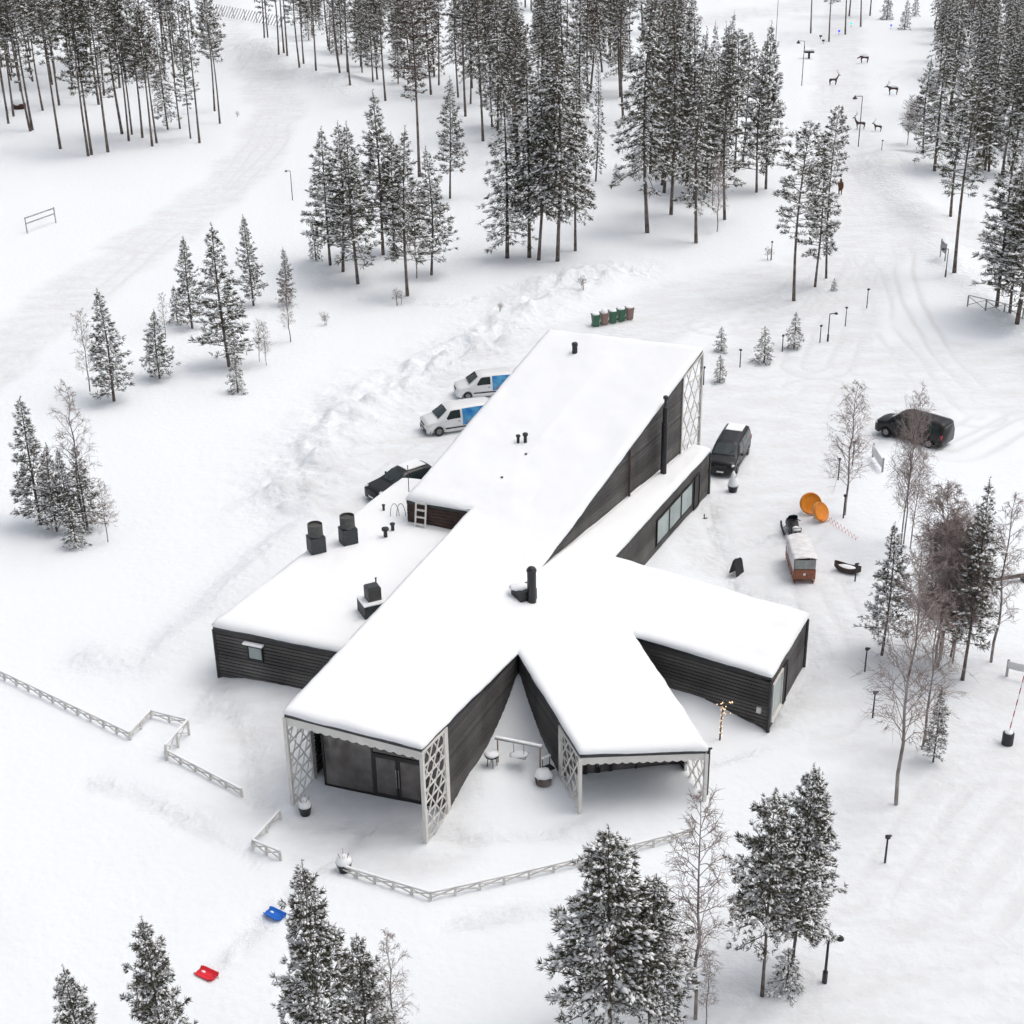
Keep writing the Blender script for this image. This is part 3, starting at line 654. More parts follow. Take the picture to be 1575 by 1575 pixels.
def birch(seed, H, spread=.22, nbr=46, stems=1, dense=1.0, thick=1.0):
    rng = np.random.default_rng(seed); tr = MB(); tw = MB()
    for st in range(stems):
        off = np.array([0, 0]) if st == 0 else rng.normal(size=2) * .35; lean = rng.normal(size=2) * (.03 if st == 0 else .06) * H; Hs = H * (1 if st == 0 else rng.uniform(.75, .95))
        c = lambda t: np.array([*(off + lean * t + rng.normal(size=2) * 0), Hs * t])
        wob = rng.normal(size=(9, 2)) * .008 * H; wob[0] = 0
        tp = [c(t) + np.array([*wob[i], 0]) for i, t in enumerate(np.linspace(0, 1, 9))]; tp[0][2] = -.5
        tr.tube(tp, [thick * (.0052 * H + .022) * (1 - i / 8) ** .9 + .008 for i in range(9)], 6)
        def trunk_at(t): 
            f = t * 8; i = min(7, int(f)); return tp[i] + (tp[i + 1] - tp[i]) * (f - i)
        for k in range(nbr):
            t = .22 + .76 * (k + rng.random()) / nbr; az = k * 2.4 + rng.normal() * .5
            L = H * spread * 1.1 * (1 - ((t - .35) / .75) ** 2 * .8) * rng.uniform(.6, 1.1) * (1 - .25 * (t > .85)); el = rng.uniform(.7, 1.25)
            o = trunk_at(t); dr = np.array([cos(az), sin(az), el]); dr /= np.linalg.norm(dr)
            e1 = o + dr * L * .5 + rng.normal(size=3) * .05 * L; e2 = o + dr * L * .98 + np.array([0, 0, -.10 * L]) + rng.normal(size=3) * .06 * L
            tw.tube([o, e1, e2], [.007 * L + .010, .005 * L + .006, .005], 3, cap=False)
            for j in range(int(9 * dense)):
                q = rng.uniform(.25, 1); b0 = (o + (e1 - o) * q * 2) if q < .5 else (e1 + (e2 - e1) * (q - .5) * 2)
                d2 = dr + rng.normal(size=3) * .65; d2 /= np.linalg.norm(d2); l2 = L * rng.uniform(.25, .52)
                c1 = b0 + d2 * l2 * .6; c2 = b0 + d2 * l2 + np.array([0, 0, -.22 * l2])
                tw.tube([b0, c1, c2], [.010, .008, .004], 3, cap=False)
                for i in range(int(4 * dense)):
                    q2 = rng.uniform(.3, 1); g = b0 + (c2 - b0) * q2; d3 = d2 + rng.normal(size=3) * .8 + np.array([0, 0, -.3]); d3 /= np.linalg.norm(d3)
                    tw.tube([g, g + d3 * l2 * rng.uniform(.4, .75)], [.0075, .003], 3, cap=False)
    a = tr.build('trunk', M['birch_bark'], None, smooth=True); b_ = tw.build('crown', M['twig'], None)
    r = dict(trunk=a.data, crown=b_.data, H=H); bpy.data.objects.remove(a); bpy.data.objects.remove(b_); return r
V_PINE = [conifer(100 + i, 20, [.42, .50, .36, .46, .40, .55, .30, .48][i], [2.9, 2.4, 3.3, 2.2, 2.8, 2.5, 3.0, 1.9][i], 'pine', [92, 78, 100, 82, 112, 74, 96, 70][i], .42, .42, 8, dens=4.6, nm='needle' if i != 4 else 'needle_brown') for i in range(8)]
V_SPRUCE = [conifer(200 + i, 17, [.10, .18, .05, .12, .22][i], [2.2, 1.7, 2.0, 1.5, 1.9][i], 'spruce', [150, 120, 160, 130, 110][i], .38, .70, 7, dens=3.6) for i in range(5)]
V_TALL = [conifer(250 + i, 20, [.26, .34, .22, .30][i], [3.0, 2.5, 2.8, 2.3][i], 'spruce', [145, 125, 155, 118][i], .42, .62, 8, dens=4.0) for i in range(4)]
V_MID = [conifer(300 + i, 13, [.15, .20, .12, .17][i], [2.35, 2.1, 2.6, 2.3][i], 'young', 105, .38, .85, 9, dens=4.4) for i in range(4)]
V_YOUNG = [conifer(400 + i, 8.5, [.03, .05, .03, .06][i], [1.75, 1.5, 1.9, 1.55][i], 'young', 110, .30, 1.1, 10, dens=5.5) for i in range(4)]
V_SMALL = [conifer(500 + i, 3.2, .03, [.85, .75][i], 'spruce', 60, .22, .85, 7, dens=8) for i in range(2)]
V_BIG = [conifer(600 + i, 13, [.12, .20, .16, .30][i], [2.8, 3.2, 2.9, 3.4][i], ['young', 'young', 'young', 'young'][i], [125, 130, 120, 92][i], .33, 1.0, 14, dens=6.5, wd0=.04) for i in range(4)]
V_BIRCH = [birch(700 + i, 9, [.20, .17, .23, .15][i], [46, 40, 50, 34][i], [1, 1, 2, 1][i]) for i in range(4)]
V_BUSH = [birch(750 + i, 2.2, .42, 10, 3, .7) for i in range(2)]
V_THICK = [birch(780, 10, .20, 90, 3, 1.5)]
KINDS = dict(tall=(V_TALL, 'pine_tree'), pine=(V_PINE, 'pine_tree'), spruce=(V_SPRUCE, 'spruce_tree'), mid=(V_MID, 'pine_tree'), young=(V_YOUNG, 'spruce_tree'), small=(V_SMALL, 'spruce_tree'), big=(V_BIG, 'pine_tree'),
             birch=(V_BIRCH, 'birch_tree'), bush=(V_BUSH, 'bush'), thick=(V_THICK, 'birch_tree'))
def height_for(p, ty):
    lo, hi = .3, 40.0
    for _ in range(30):
        m = (lo + hi) / 2
        if pix((p.x, p.y, p.z + m))[1] > ty: lo = m
        else: hi = m
    return m
_tr = random.Random(5); NT = 0; WOOD = []
def tree(kind, bx, by, top=None, h=None, label=None, group=None, var=None, wid=1.0, cat='tree'):
    global NT; NT += 1
    vs, nm = KINDS[kind]; i = NT % len(vs) if var is None else var; v = vs[i]
    p = ga(bx, by); H = h if h else height_for(p, top)
    s = H / v['H']
    e = empty(nm, p, _tr.uniform(0, 6.28), label, cat, group); e.scale = (s * wid, s * wid, s); e.rotation_euler = (_tr.gauss(0, .012), _tr.gauss(0, .012), e.rotation_euler.z)
    for k in ('trunk', 'crown', 'snow_load'):
        if k in v:
            o = bpy.data.objects.new(k, v[k]); COL.objects.link(o); o.parent = e
            if k == 'snow_load': o.parent = cr; o['kind'] = 'stuff'
            if k == 'crown': cr = o
    if label in AUTO: WOOD.append((AUTO[label], nm, bx, by, e))
    return e
AUTO = {'tall bare-stemmed pine in the open wood at the upper left': 'W', 'snow-dusted conifer in the dense wood behind the building': 'M', 'snow-laden conifer in the dense wood at the upper right': 'R', 'bare pine stem rising past the top edge above the deer figures': 'T', 'low bare twig bush poking out of the snow': 'B'}
# upper wood on the left, tall bare stems
GW = 'tall pines in the open wood at the upper left'; LW = 'tall bare-stemmed pine in the open wood at the upper left'
for bx, by, h in ((13, 190, 19), (11, 175, 20), (21, 179, 20), (32, 140, 24), (47, 202, 20), (50, 200, 21), (66, 170, 19), (91, 162, 20), (93, 229, 21), (136, 240, 20), (141, 238, 21), (152, 161, 22), (160, 147, 20),
                  (166, 234, 22), (188, 206, 23), (198, 217, 18), (203, 207, 17), (219, 212, 19), (234, 225, 18), (241, 220, 17), (277, 198, 15), (293, 213, 13), (307, 220, 18), (330, 171, 17), (338, 190, 16)):
    tree('pine', bx, by, h=h, label=LW, group=GW)
tree('spruce', 258, 199, h=15, label='spruce with ragged low branches among the bare stems at upper left', var=0)
fr = random.Random(11)
def fill(poly, n, kinds, hr, label, group, mind=2.6, seed=1):
    r = random.Random(seed); got = []; tries = 0
    xs = [p[0] for p in poly]; ys = [p[1] for p in poly]
    while len(got) < n and tries < 6000:
        tries += 1; x = r.uniform(min(xs), max(xs)); y = min(ys) + (max(ys) - min(ys)) * r.random() ** .75
        ins = False; j = len(poly) - 1
        for i in range(len(poly)):
            if (poly[i][1] > y) != (poly[j][1] > y) and x < (poly[j][0] - poly[i][0]) * (y - poly[i][1]) / (poly[j][1] - poly[i][1]) + poly[i][0]: ins = not ins
            j = i
        if not ins: continue
        p = at(x, y)
        if any((p - q).length < mind for q in got): continue
        got.append(p); k = r.choice(kinds); tree(k, x, y, h=r.uniform(*hr), label=label, group=group, wid=r.uniform(.8, 1.15))
fill([(-40, 30), (300, 30), (300, 140), (-40, 140)], 34, ['pine'], (17, 21), 'tall bare-stemmed pine in the open wood at the upper left', GW, 3.2, 2)
# middle wood behind the building
GM = 'pines and spruces of the dense wood behind the building'; LM = 'snow-dusted conifer in the dense wood behind the building'
for k, bx, by, h in (('pine', 407, 67, 19), ('pine', 413, 70, 18), ('pine', 428, 76, 18), ('pine', 437, 83, 19), ('pine', 442, 88, 19), ('pine', 461, 105, 18), ('pine', 467, 98, 17), ('pine', 486, 107, 18), ('pine', 523, 117, 18), ('pine', 535, 116, 19),
                     ('pine', 539, 137, 18), ('pine', 593, 155, 19), ('pine', 716, 179, 21), ('pine', 743, 217, 21), ('mid', 757, 195, 14), ('pine', 904, 157, 20), ('pine', 959, 190, 21), ('tall', 1032, 330, 22), ('tall', 1055, 287, 21), ('mid', 1087, 297, 16),
                     ('mid', 1115, 338, 17), ('pine', 1130, 265, 16), ('pine', 1142, 253, 15)):
    tree(k, bx, by, h=h, label=LM, group=GM)
fill([(430, 20), (620, -5), (1040, -5), (1060, 215), (960, 150), (890, 215), (745, 190), (690, 165), (600, 130), (480, 85)], 66, ['pine', 'tall', 'tall', 'spruce'], (13, 21), LM, GM, 3.0, 3)
fill([(760, 190), (890, 200), (890, 300), (780, 300)], 9, ['pine', 'tall', 'spruce'], (14, 20), LM, GM, 3.0, 4)
fill([(980, 200), (1120, 200), (1120, 290), (980, 300)], 9, ['tall', 'tall', 'spruce'], (14, 19), LM, GM, 2.8, 6)
fill([(430, 40), (620, 10), (640, 140), (560, 125), (480, 90)], 16, ['mid', 'spruce', 'mid'], (9, 15), LM, GM, 2.6, 13)
tree('pine', 645, 272, top=-40, label='brown-crowned pine standing forward of the dense wood', var=4)
tree('mid', 692, 305, top=118, label='slim pine with sparse lower branches beside the brown-crowned pine')
tree('spruce', 780, 397, top=105, label='spruce at the front corner of the dense wood, wide skirt of branches', var=0, wid=1.25)
tree('tall', 814, 396, top=60, label='pine just beside the front-corner spruce of the dense wood', var=2, wid=1.1)
tree('tall', 828, 400, top=95, label='second pine from the front-corner spruce of the dense wood', wid=1.1)
tree('tall', 857, 402, top=40, label='tall pine with the longest straight stem at the front of the wood', var=0, wid=1.05)
tree('tall', 885, 386, top=110, label='thin pine at the right end of the front clump of the wood')
tree('spruce', 916, 279, top=85, label='narrow dark spruce standing in a gap of the dense wood', var=3, wid=.8)
tree('small', 947, 284, h=2.4, label='tiny dark spruce sapling at the foot of the dense wood')
tree('tall', 996, 358, top=-5, label='thick-stemmed pine standing alone before the right half of the wood', var=0, wid=1.1)
tree('spruce', 1071, 374, top=40, label='lone-stemmed spruce nearest the refuse bins at the wood edge', var=1, wid=.95)
tree('spruce', 1068, 308, h=16, label='dark spruce just behind the lone-stemmed spruce at the wood edge', var=2)
tree('birch', 1096, 316, h=6.5, label='thin bent bare sapling at the right side of the dense wood', var=3)
tree('birch', 1103, 356, h=7.5, label='thin leafless birch leaning beside the wood edge', var=1)
tree('mid', 1164, 296, top=55, label='slender bare-stemmed pine at the right tip of the wood, leftmost of a pair', wid=.9)
tree('mid', 1178, 291, top=33, label='slender bare-stemmed pine at the right tip of the wood, taller of a pair', wid=.9)
# clump left of the middle
GC = 'young pines of the clump above the parked white vans'
for k, bx, by, ty, lb in (('mid', 508, 408, 196, 'leftmost pine of the clump beside the lone grey lamp post'), ('mid', 527, 418, 188, 'second pine from the left in the clump beside the lamp post'),
                          ('mid', 551, 437, 188, 'pine whose stem stands lowest in the middle of the lamp post clump'), ('mid', 589, 392, 140, 'tallest pine in the clump beside the lone grey lamp post'),
                          ('mid', 606, 388, 205, 'short pine tucked behind the tallest pine of the lamp post clump'), ('mid', 627, 455, 196, 'pine with long bare stem at the right part of the lamp post clump'),
                          ('mid', 663, 423, 226, 'rightmost narrow pine of the lamp post clump')):
    tree(k, bx, by, top=ty, label=lb, group=GC, wid=1.15)
tree('small', 486, 400, top=330, label='low bushy spruce at the left foot of the lamp post clump', wid=.8)
tree('birch', 641, 428, top=290, label='bare birch between the two right pines of the lamp post clump')
# right wood
GR = 'dense conifers of the wood at the upper right'; LR = 'snow-laden conifer in the dense wood at the upper right'
fill([(1425, -5), (1600, -5), (1600, 290), (1500, 270), (1450, 200)], 46, ['spruce', 'tall', 'tall', 'spruce'], (13, 19), LR, GR, 2.3, 7)
for k, bx, by, ty, lb, vr, wd in (('spruce', 1437, 264, 33, 'big dark spruce at the left edge of the upper right wood', 0, 1.25), ('mid', 1420, 235, 90, 'spruce pressed against the big dark one at upper right', 2, 1.2), ('pine', 1462, 333, 105, 'pine with a thin slanting stem below the upper right wood', 1, 1.2), ('pine', 1468, 419, 130, 'pine with a thick bare stem beside the grey notice board', 0, 1.25),
                                  ('mid', 1541, 268, 60, 'tall straight pine in the upper right wood near the snowy bough spruce', 1, 1.1), ('spruce', 1515, 262, 70, 'spruce with heavy white boughs in the upper right wood', 2, 1.2),
                                  ('mid', 1533, 472, 210, 'leftmost of three pines by the low rail at the right edge', 3, 1.15), ('mid', 1553, 481, 250, 'middle of three pines by the low rail at the right edge', 0, 1.1), ('mid', 1564, 498, 190, 'rightmost of three pines by the low rail at the right edge', 2, 1.25)):
    tree(k, bx, by, top=ty, label=lb, var=vr, wid=wd)
tree('birch', 1395, 222, h=6, label='bare birch shrub by the upper right wood near the deer figures', var=2)
for bx, by, h in ((1247, 51, 17), (1275, 64, 17), (1300, 53, 18), (1306, 25, 18), (1324, 41, 18), (1338, 24, 17)):
    tree('pine', bx, by, h=h, label='bare pine stem rising past the top edge above the deer figures', group='pine stems above the deer figures')
tree('small', 1364, 30, h=5.5, label='left and larger of two small spruces at the top right', var=0); tree('small', 1391, 45, h=5, label='right one of two small spruces at the top right, beside the dark wood', var=1)
tree('small', 1407, 25, h=4, label='faint far spruce behind the two small spruces at the top right')
# trio beside the person
tree('pine', 1221, 462, top=187, label='full-crowned pine beside the person in brown', var=2, wid=1.15)
tree('mid', 1253, 441, top=225, label='pine half hidden right behind the full-crowned pine by the person', var=1)
tree('pine', 1271, 428, top=163, label='slim bare-stemmed pine nearest the person in brown', var=5, wid=.85)
# young snowy spruces on the left slope
for k, bx, by, ty, lb, wd in (('young', 175, 617, 444, 'snow-laden spruce standing alone on the left slope beside a bare birch', 1.2), ('young', 246, 582, 477, 'small snowy spruce left of the tallest slope spruce', 1.3), ('young', 296, 505, 365, 'bushy young spruce at the upper left of the slope group', 1.15),
                              ('small', 273, 497, 440, 'sapling at the foot of the bushy young spruce on the slope', 1.0), ('young', 353, 564, 345, 'tallest snowy spruce in the middle of the slope group', 1.2), ('small', 366, 604, 540, 'little spruce directly below the tallest slope spruce', 1.0), ('young', 390, 470, 330, 'snowy spruce behind and right of the tallest slope spruce', 1.0),
                              ('young', 440, 470, 380, 'small narrow spruce at the right end of the slope group', 1.0),
                              ('young', 63, 807, 610, 'largest spruce of the clump at the left edge', 1.15), ('young', 88, 817, 682, 'second spruce of the left edge clump, beside the largest', 1.0), ('young', 110, 818, 690, 'spruce in the middle of the left edge clump', 1.0), ('young', 135, 815, 684, 'spruce at the right of the left edge clump under a bare birch', 1.2),
                              ('small', 118, 842, 770, 'low snow-covered spruce in front of the left edge clump', 1.2)):
    tree(k, bx, by, top=ty, label=lb, wid=wd)
for bx, by, ty, lb, vr in ((138, 602, 474, 'bare birch left of the lone slope spruce', 1), (255, 518, 450, 'faint bare birch behind the small snowy slope spruce', 3), (399, 556, 490, 'thin bare sapling right of the tallest slope spruce', 3), (447, 526, 430, 'bare birch below the narrow spruce at the slope end', 1), (130, 812, 585, 'tall bare birch rising from the left edge clump', 3), (166, 834, 738, 'thin bare saplings at the right of the left edge clump', 0), (410, 562, 495, 'short bare sapling on the slope beside the thin one', 0)):
    tree('birch', bx, by, top=ty, label=lb, var=vr)
# foreground
for k, bx, by, ty, lb, vr, wd in (('big', 502, 1690, 1325, 'pointed pine at the bottom edge beside the blue sled', 0, .82), ('big', 566, 1655, 1440, 'smaller pine at the bottom edge pressed against the pointed one', 2, 1.0), ('big', 277, 1760, 1410, 'pine at the bottom edge beside the red sled', 2, .72), ('big', 158, 1740, 1480, 'leftmost pine at the bottom edge', 0, .75),
                                  ('big', 938, 1625, 1270, 'left one of two large snow-laden pines at the bottom middle', 1, 1.02), ('big', 1000, 1605, 1345, 'right one of two large snow-laden pines at the bottom middle', 2, 1.15),
                                  ('big', 1172, 1532, 1215, 'left one of two pines near the bottom right lamp', 3, .85), ('big', 1217, 1492, 1170, 'larger pine near the bottom right lamp with bare stem foot', 1, .76), ('big', -45, 1445, 1290, 'pine cut off by the left picture edge', 0, 1.0)):
    tree(k, bx, by, top=ty, label=lb, var=vr, wid=wd)
tree('small', 1209, 1520, h=2.0, label='small snow-covered spruce sapling under the pines by the lamp', wid=1.5)
tree('birch', 1070, 1566, top=1215, label='tall bare birch between the large pines in front of the porch', var=1, wid=.95)
tree('birch', 1086, 1576, top=1462, label='bare birch sapling at the foot of the tall front birch', var=3)
tree('birch', 612, 1660, top=1432, label='bare birch at the bottom edge right of the pointed pine', var=3, wid=.85)
# stand right of the building
tree('birch', 1299, 792, top=590, label='slender birch left of the black van at right', var=0)
tree('birch', 1386, 838, top=602, label='twin-stemmed birch rising in front of the black van at right', var=2, wid=.6)
tree('birch', 1400, 845, top=690, label='birch right behind the twin-stemmed birch', var=3, wid=.8)
tree('mid', 1356, 1008, top=805, label='pine at the left side of the stand right of the building', var=2, wid=1.05)
tree('mid', 1480, 1046, top=738, label='tallest evergreen in the stand right of the building', var=3, wid=.9)
tree('mid', 1462, 1010, top=800, label='evergreen close behind the tallest one right of the building', var=1, wid=.8)
tree('thick', 1440, 1030, top=752, label='dense brown-twigged bare tree in the stand right of the building')
tree('birch', 1379, 1238, top=830, label='tall bare birch lowest in the stand right of the building', var=1, wid=.8)
tree('birch', 1418, 1152, top=900, label='leaning bare birch beside the lowest birch of the right stand', var=1)
tree('birch', 1465, 1020, top=850, label='bare birch under the tallest evergreen of the right stand', var=3)
tree('birch', 1524, 1018, top=760, label='bare birch standing apart at the right of the stand', var=3)
tree('young', 1435, 1172, top=1055, label='thin little pine with sparse needles below the right stand', var=3)
# planted small spruces by the yard
for bx, by, ty, lb in ((1109, 541, 503, 'upper one of two stacked little spruces beside the tall lattice gable'), (1107, 588, 546, 'lower dark little spruce beside the tall lattice gable'), (1175, 558, 503, 'middle little snowy spruce by the row of path lights'), (1221, 536, 480, 'right little snowy spruce by the row of path lights'), (1282, 447, 428, 'tiny spruce sapling below the pines by the person')):
    tree('small', bx, by, top=ty, label=lb, wid=1.25)
for bx, by, h in ((500, 500, 1.2), (610, 470, 1.5), (895, 445, 1.3), (1180, 400, 1.2), (770, 480, .9), (365, 180, .8)):
    tree('bush', bx, by, h=h, label='low bare twig bush poking out of the snow', group='bare twig bushes in the snow', cat='bush')

# single out the trees of the woods by kind, row and order from the left
ORD = ['first', 'second', 'third', 'fourth', 'fifth', 'sixth', 'seventh', 'eighth', 'ninth', 'tenth', 'eleventh', 'twelfth']
COLS = {'W': [(110, 'left part'), (210, 'middle'), (999, 'right part')], 'M': [(480, 'left tip'), (560, 'left part'), (680, 'left middle'), (790, 'centre'), (900, 'right middle'), (1000, 'right part'), (1999, 'right end')],
        'R': [(1480, 'left part'), (1530, 'middle'), (1999, 'right part')], 'T': [(9999, '')], 'B': [(9999, '')]}
ROWS = {'W': [(120, 'back'), (195, 'middle'), (999, 'front')], 'M': [(60, 'back'), (130, 'middle'), (210, 'front'), (999, 'nearest')], 'R': [(70, 'back'), (160, 'middle'), (999, 'front')], 'T': [(999, '')], 'B': [(999, '')]}
WN = {'W': 'open wood at upper left', 'M': 'dense wood behind the building', 'R': 'dense wood at upper right'}
cells = {}
for zc, nm, bx, by, e in WOOD:
    cells.setdefault((zc, nm, next(n for v, n in COLS[zc] if bx < v), next(n for v, n in ROWS[zc] if by < v)), []).append((bx, e))
for (zc, nm, c_, r_), L_ in cells.items():
    L_.sort(key=lambda t: t[0]); k_ = nm.split('_')[0]
    for i, (_, e) in enumerate(L_):
        o_ = ('only' if len(L_) == 1 else ORD[i])
        if zc == 'T': e['label'] = '%s bare pine stem from the left above the deer figures' % o_
        elif zc == 'B': e['label'] = '%s low bare twig bush from the left poking out of the snow' % o_
        elif len(L_) == 1: e['label'] = 'only %s in the %s row, %s of the %s' % (k_, r_, c_, WN[zc])
        else: e['label'] = '%s %s from left, %s row, %s of the %s' % (o_, k_, r_, c_, WN[zc])

# ------------------------------------------------------------------ vehicles
M['car_black'] = mat('black_car_paint', (.006, .006, .007), .35, spec=.35, coat=.15)
M['car_grey'] = mat('charcoal_car_paint', (.009, .009, .011), .35, spec=.35, coat=.15)
M['car_white'] = mat('white_car_paint', (.74, .75, .75), .3, spec=.5, coat=.4)
M['tyre'] = mat('tyre_rubber', (.018, .018, .018), .85)
M['rim'] = mat('alloy_rim', (.30, .29, .29), .4, metal=.6)
M['lens'] = mat('headlamp', (.70, .72, .72), .15, spec=.7)
M['tail'] = mat('tail_lamp', (.45, .02, .03), .25)
M['plate'] = mat('number_plate', (.75, .75, .73), .5)
M['plastic'] = mat('black_plastic', (.025, .026, .03), .6)
M['car_glass'] = mat('car_glass', (.030, .042, .042), .08, spec=.7)
M['blue_print'] = mat('blue_print_wrap', (.015, .16, .50), .35, col2=(.10, .36, .58), vscale=2.2)
M['red_print'] = mat('red_print_wrap', (.45, .06, .05), .35, col2=(.55, .22, .08), vscale=3)
STN = {  # x, sill z, belt z, roof z, half width at belt, half width at roof
 'van': [(2.57, .42, .66, .80, .62, .55), (2.52, .28, .80, .98, .84, .72), (2.30, .22, .92, 1.09, .93, .80), (1.70, .20, 1.04, 1.20, .96, .84), (1.62, .20, 1.05, 1.26, .96, .83), (.92, .20, 1.08, 1.80, .97, .74), (.55, .20, 1.10, 1.90, .97, .74), (-1.0, .20, 1.10, 1.93, .97, .75), (-2.25, .22, 1.10, 1.90, .96, .74), (-2.48, .26, 1.08, 1.82, .93, .72), (-2.57, .36, 1.02, 1.50, .90, .72)],
 'small': [(2.2, .40, .62, .76, .60, .52), (2.15, .26, .76, .92, .80, .68), (1.9, .20, .88, 1.02, .88, .76), (1.32, .19, .98, 1.14, .91, .78), (1.24, .19, .99, 1.20, .91, .78), (.55, .19, 1.02, 1.70, .92, .70), (.2, .19, 1.03, 1.80, .92, .70), (-1.0, .19, 1.03, 1.82, .92, .70), (-1.95, .2, 1.03, 1.79, .91, .69), (-2.12, .25, 1.0, 1.7, .88, .67), (-2.2, .35, .95, 1.4, .85, .66)],
 'suv': [(2.36, .40, .62, .76, .60, .52), (2.30, .26, .78, .90, .82, .70), (2.0, .22, .90, 1.00, .92, .80), (1.05, .20, 1.00, 1.12, .94, .82), (.98, .20, 1.01, 1.16, .94, .80), (.20, .20, 1.04, 1.60, .95, .68), (-.3, .20, 1.05, 1.69, .95, .68), (-1.4, .21, 1.06, 1.66, .94, .67), (-2.05, .24, 1.04, 1.52, .92, .66), (-2.30, .28, 1.0, 1.25, .88, .66), (-2.36, .40, .9, 1.05, .80, .64)]}
def vehicle(kind, loc, heading, label, paint, wheels, wr=.34, snow_roof=None, wrap=False, bumper=None, cat='van', name='parked_van', rear_glass=True):
    st = STN[kind]; rz = atan2(heading[1], heading[0]); e = empty(name, loc, rz, label, cat)
    def at_x(x):
        for a, b_ in zip(st[:-1], st[1:]):
            if a[0] >= x >= b_[0]:
                t = (a[0] - x) / (a[0] - b_[0]); return [a[i] + (b_[i] - a[i]) * t for i in range(6)]
        return list(st[0] if x > st[0][0] else st[-1])
    xs = sorted(set([s[0] for s in st] + list(np.linspace(st[0][0], st[-1][0], 26))), reverse=True)
    mb = MB(); vs = []; fs = []; n_ = 14
    for x in xs:
        _, zs, zb, zr, w_, wr_ = at_x(x); zw = wr
        arch = 0
        for wx in wheels:
            dx = abs(x - wx)
            if dx < wr + .07: arch = max(arch, sqrt((wr + .07) ** 2 - dx * dx) + wr)
        z0 = max(zs, arch)
        half = [(0, zs), (w_ * .70, zs), (w_ * .95, max(zs, z0 - .0)), (w_ * 1.0, max(z0 + .02, zs + .22)), (w_, max(zb, z0 + .05)), ((w_ + wr_) / 2 + .02, (zb + zr) / 2), (wr_, zr - .06), (wr_ * .55, zr)]
        half = [(y, z) for y, z in half]
        sec = half + [(-y, z) for y, z in half[::-1][0:-1]]
        sec = sec[:len(half) * 2 - 1]; vs += [(x, y, z) for y, z in sec]; n_ = len(sec)
    for i in range(len(xs) - 1):
        for k in range(n_): fs.append((i * n_ + k, (i + 1) * n_ + k, (i + 1) * n_ + (k + 1) % n_, i * n_ + (k + 1) % n_))
    fs.append(tuple(range(n_))); fs.append(tuple(range((len(xs) - 1) * n_ + n_ - 1, (len(xs) - 1) * n_ - 1, -1)))
    mb.add(vs, fs); body = mb.build('body', M[paint], e, smooth=True)
    sp = lambda x, f, s, o=.014: (lambda q: (x, s * ((q[4] + ((q[4] + q[5]) / 2 + .02 - q[4]) * min(1, f * 2)) if f <= .5 else ((q[4] + q[5]) / 2 + .02) + (q[5] - (q[4] + q[5]) / 2 - .02) * (f - .5) * 2) + s * o, (q[2] + ((q[2] + q[3]) / 2 - q[2]) * f * 2) if f <= .5 else (q[2] + q[3]) / 2 + (q[3] - .06 - (q[2] + q[3]) / 2) * (f - .5) * 2))(at_x(x))
    def panel(nm, m, x0, x1, f0, f1, s, slant=0.0, o=.014, par=None):
        g = MB(); vv = []; ff = []; NX_ = 7
        for i in range(NX_ + 1):
            for f in (f0, (f0 + f1) / 2, f1):
                fr_ = (f - f0) / (f1 - f0 + 1e-9); xx = x0 + (x1 - x0) * i / NX_ - slant * fr_ * (1 - i / NX_); vv.append(sp(xx, f, s, o))
        for i in range(NX_):
            for k in range(2): a = i * 3 + k; ff.append((a, a + 1, a + 4, a + 3) if s > 0 else (a, a + 3, a + 4, a + 1))
        g.add(vv, ff); return g.build(nm, M[m], par or e)
    def low(nm, m, x0, x1, z0, z1, s, o=.016, par=None):
        g = MB(); vv = []; ff = []
        for i in range(7):
            xx = x0 + (x1 - x0) * i / 6; q = at_x(xx); vv += [(xx, s * (q[4] + o), z0), (xx, s * (q[4] + o), min(z1, q[2]))]
        for i in range(6): a = i * 2; ff.append((a, a + 1, a + 3, a + 2) if s > 0 else (a, a + 2, a + 3, a + 1))
        g.add(vv, ff); return g.build(nm, M[m], par or e)
    i5 = 4; xa, xb = st[4][0], st[5][0]     # windscreen between stations 4 and 5
    qa, qb = st[4], st[5]
    nrm = Vector((qb[3] - qa[3], 0, qa[0] - qb[0])).normalized() * .02
    MB().add([Vector((xa, -qa[5] * .93, qa[3] - .01)) + nrm, Vector((xa, qa[5] * .93, qa[3] - .01)) + nrm, Vector((xb, qb[5] * .86, qb[3] - .03)) + nrm, Vector((xb, -qb[5] * .86, qb[3] - .03)) + nrm,
              Vector((xa, 0, qa[3] + .0)) + nrm * 2.2, Vector((xb, 0, qb[3] + .0)) + nrm * 2.2], [(0, 4, 5, 3), (4, 1, 2, 5)]).build('windscreen', M['car_glass'], e)
    xe = st[-3][0]
    for s in (1, -1):
        d_x = xb - .12; door = panel('side_window', 'car_glass', xb + .22, xb - .95 + .05, .10, .86, s, slant=.42)
        if not wrap:
            panel('side_window', 'car_glass', xb - 1.0, (xb - 1.0 + xe) / 2 + .04, .12, .86, s)
            panel('side_window', 'car_glass', (xb - 1.0 + xe) / 2 - .04, xe + .1, .12, .84, s)
        else:
            panel('print_wrap', 'blue_print', xb - 1.05, xe + .02, .0, .90, s); low('print_wrap', 'blue_print', xb - 1.05, xe + .02, .62, 3, s); low('print_stripe', 'red_print', xb - 1.4, xe + .1, .70, .86, s, .022)
        low('side_trim', 'plastic' if not paint == 'car_black' else 'car_grey', wheels[0] - wr - .12, wheels[1] + wr + .12, .46, .56, s, .02)
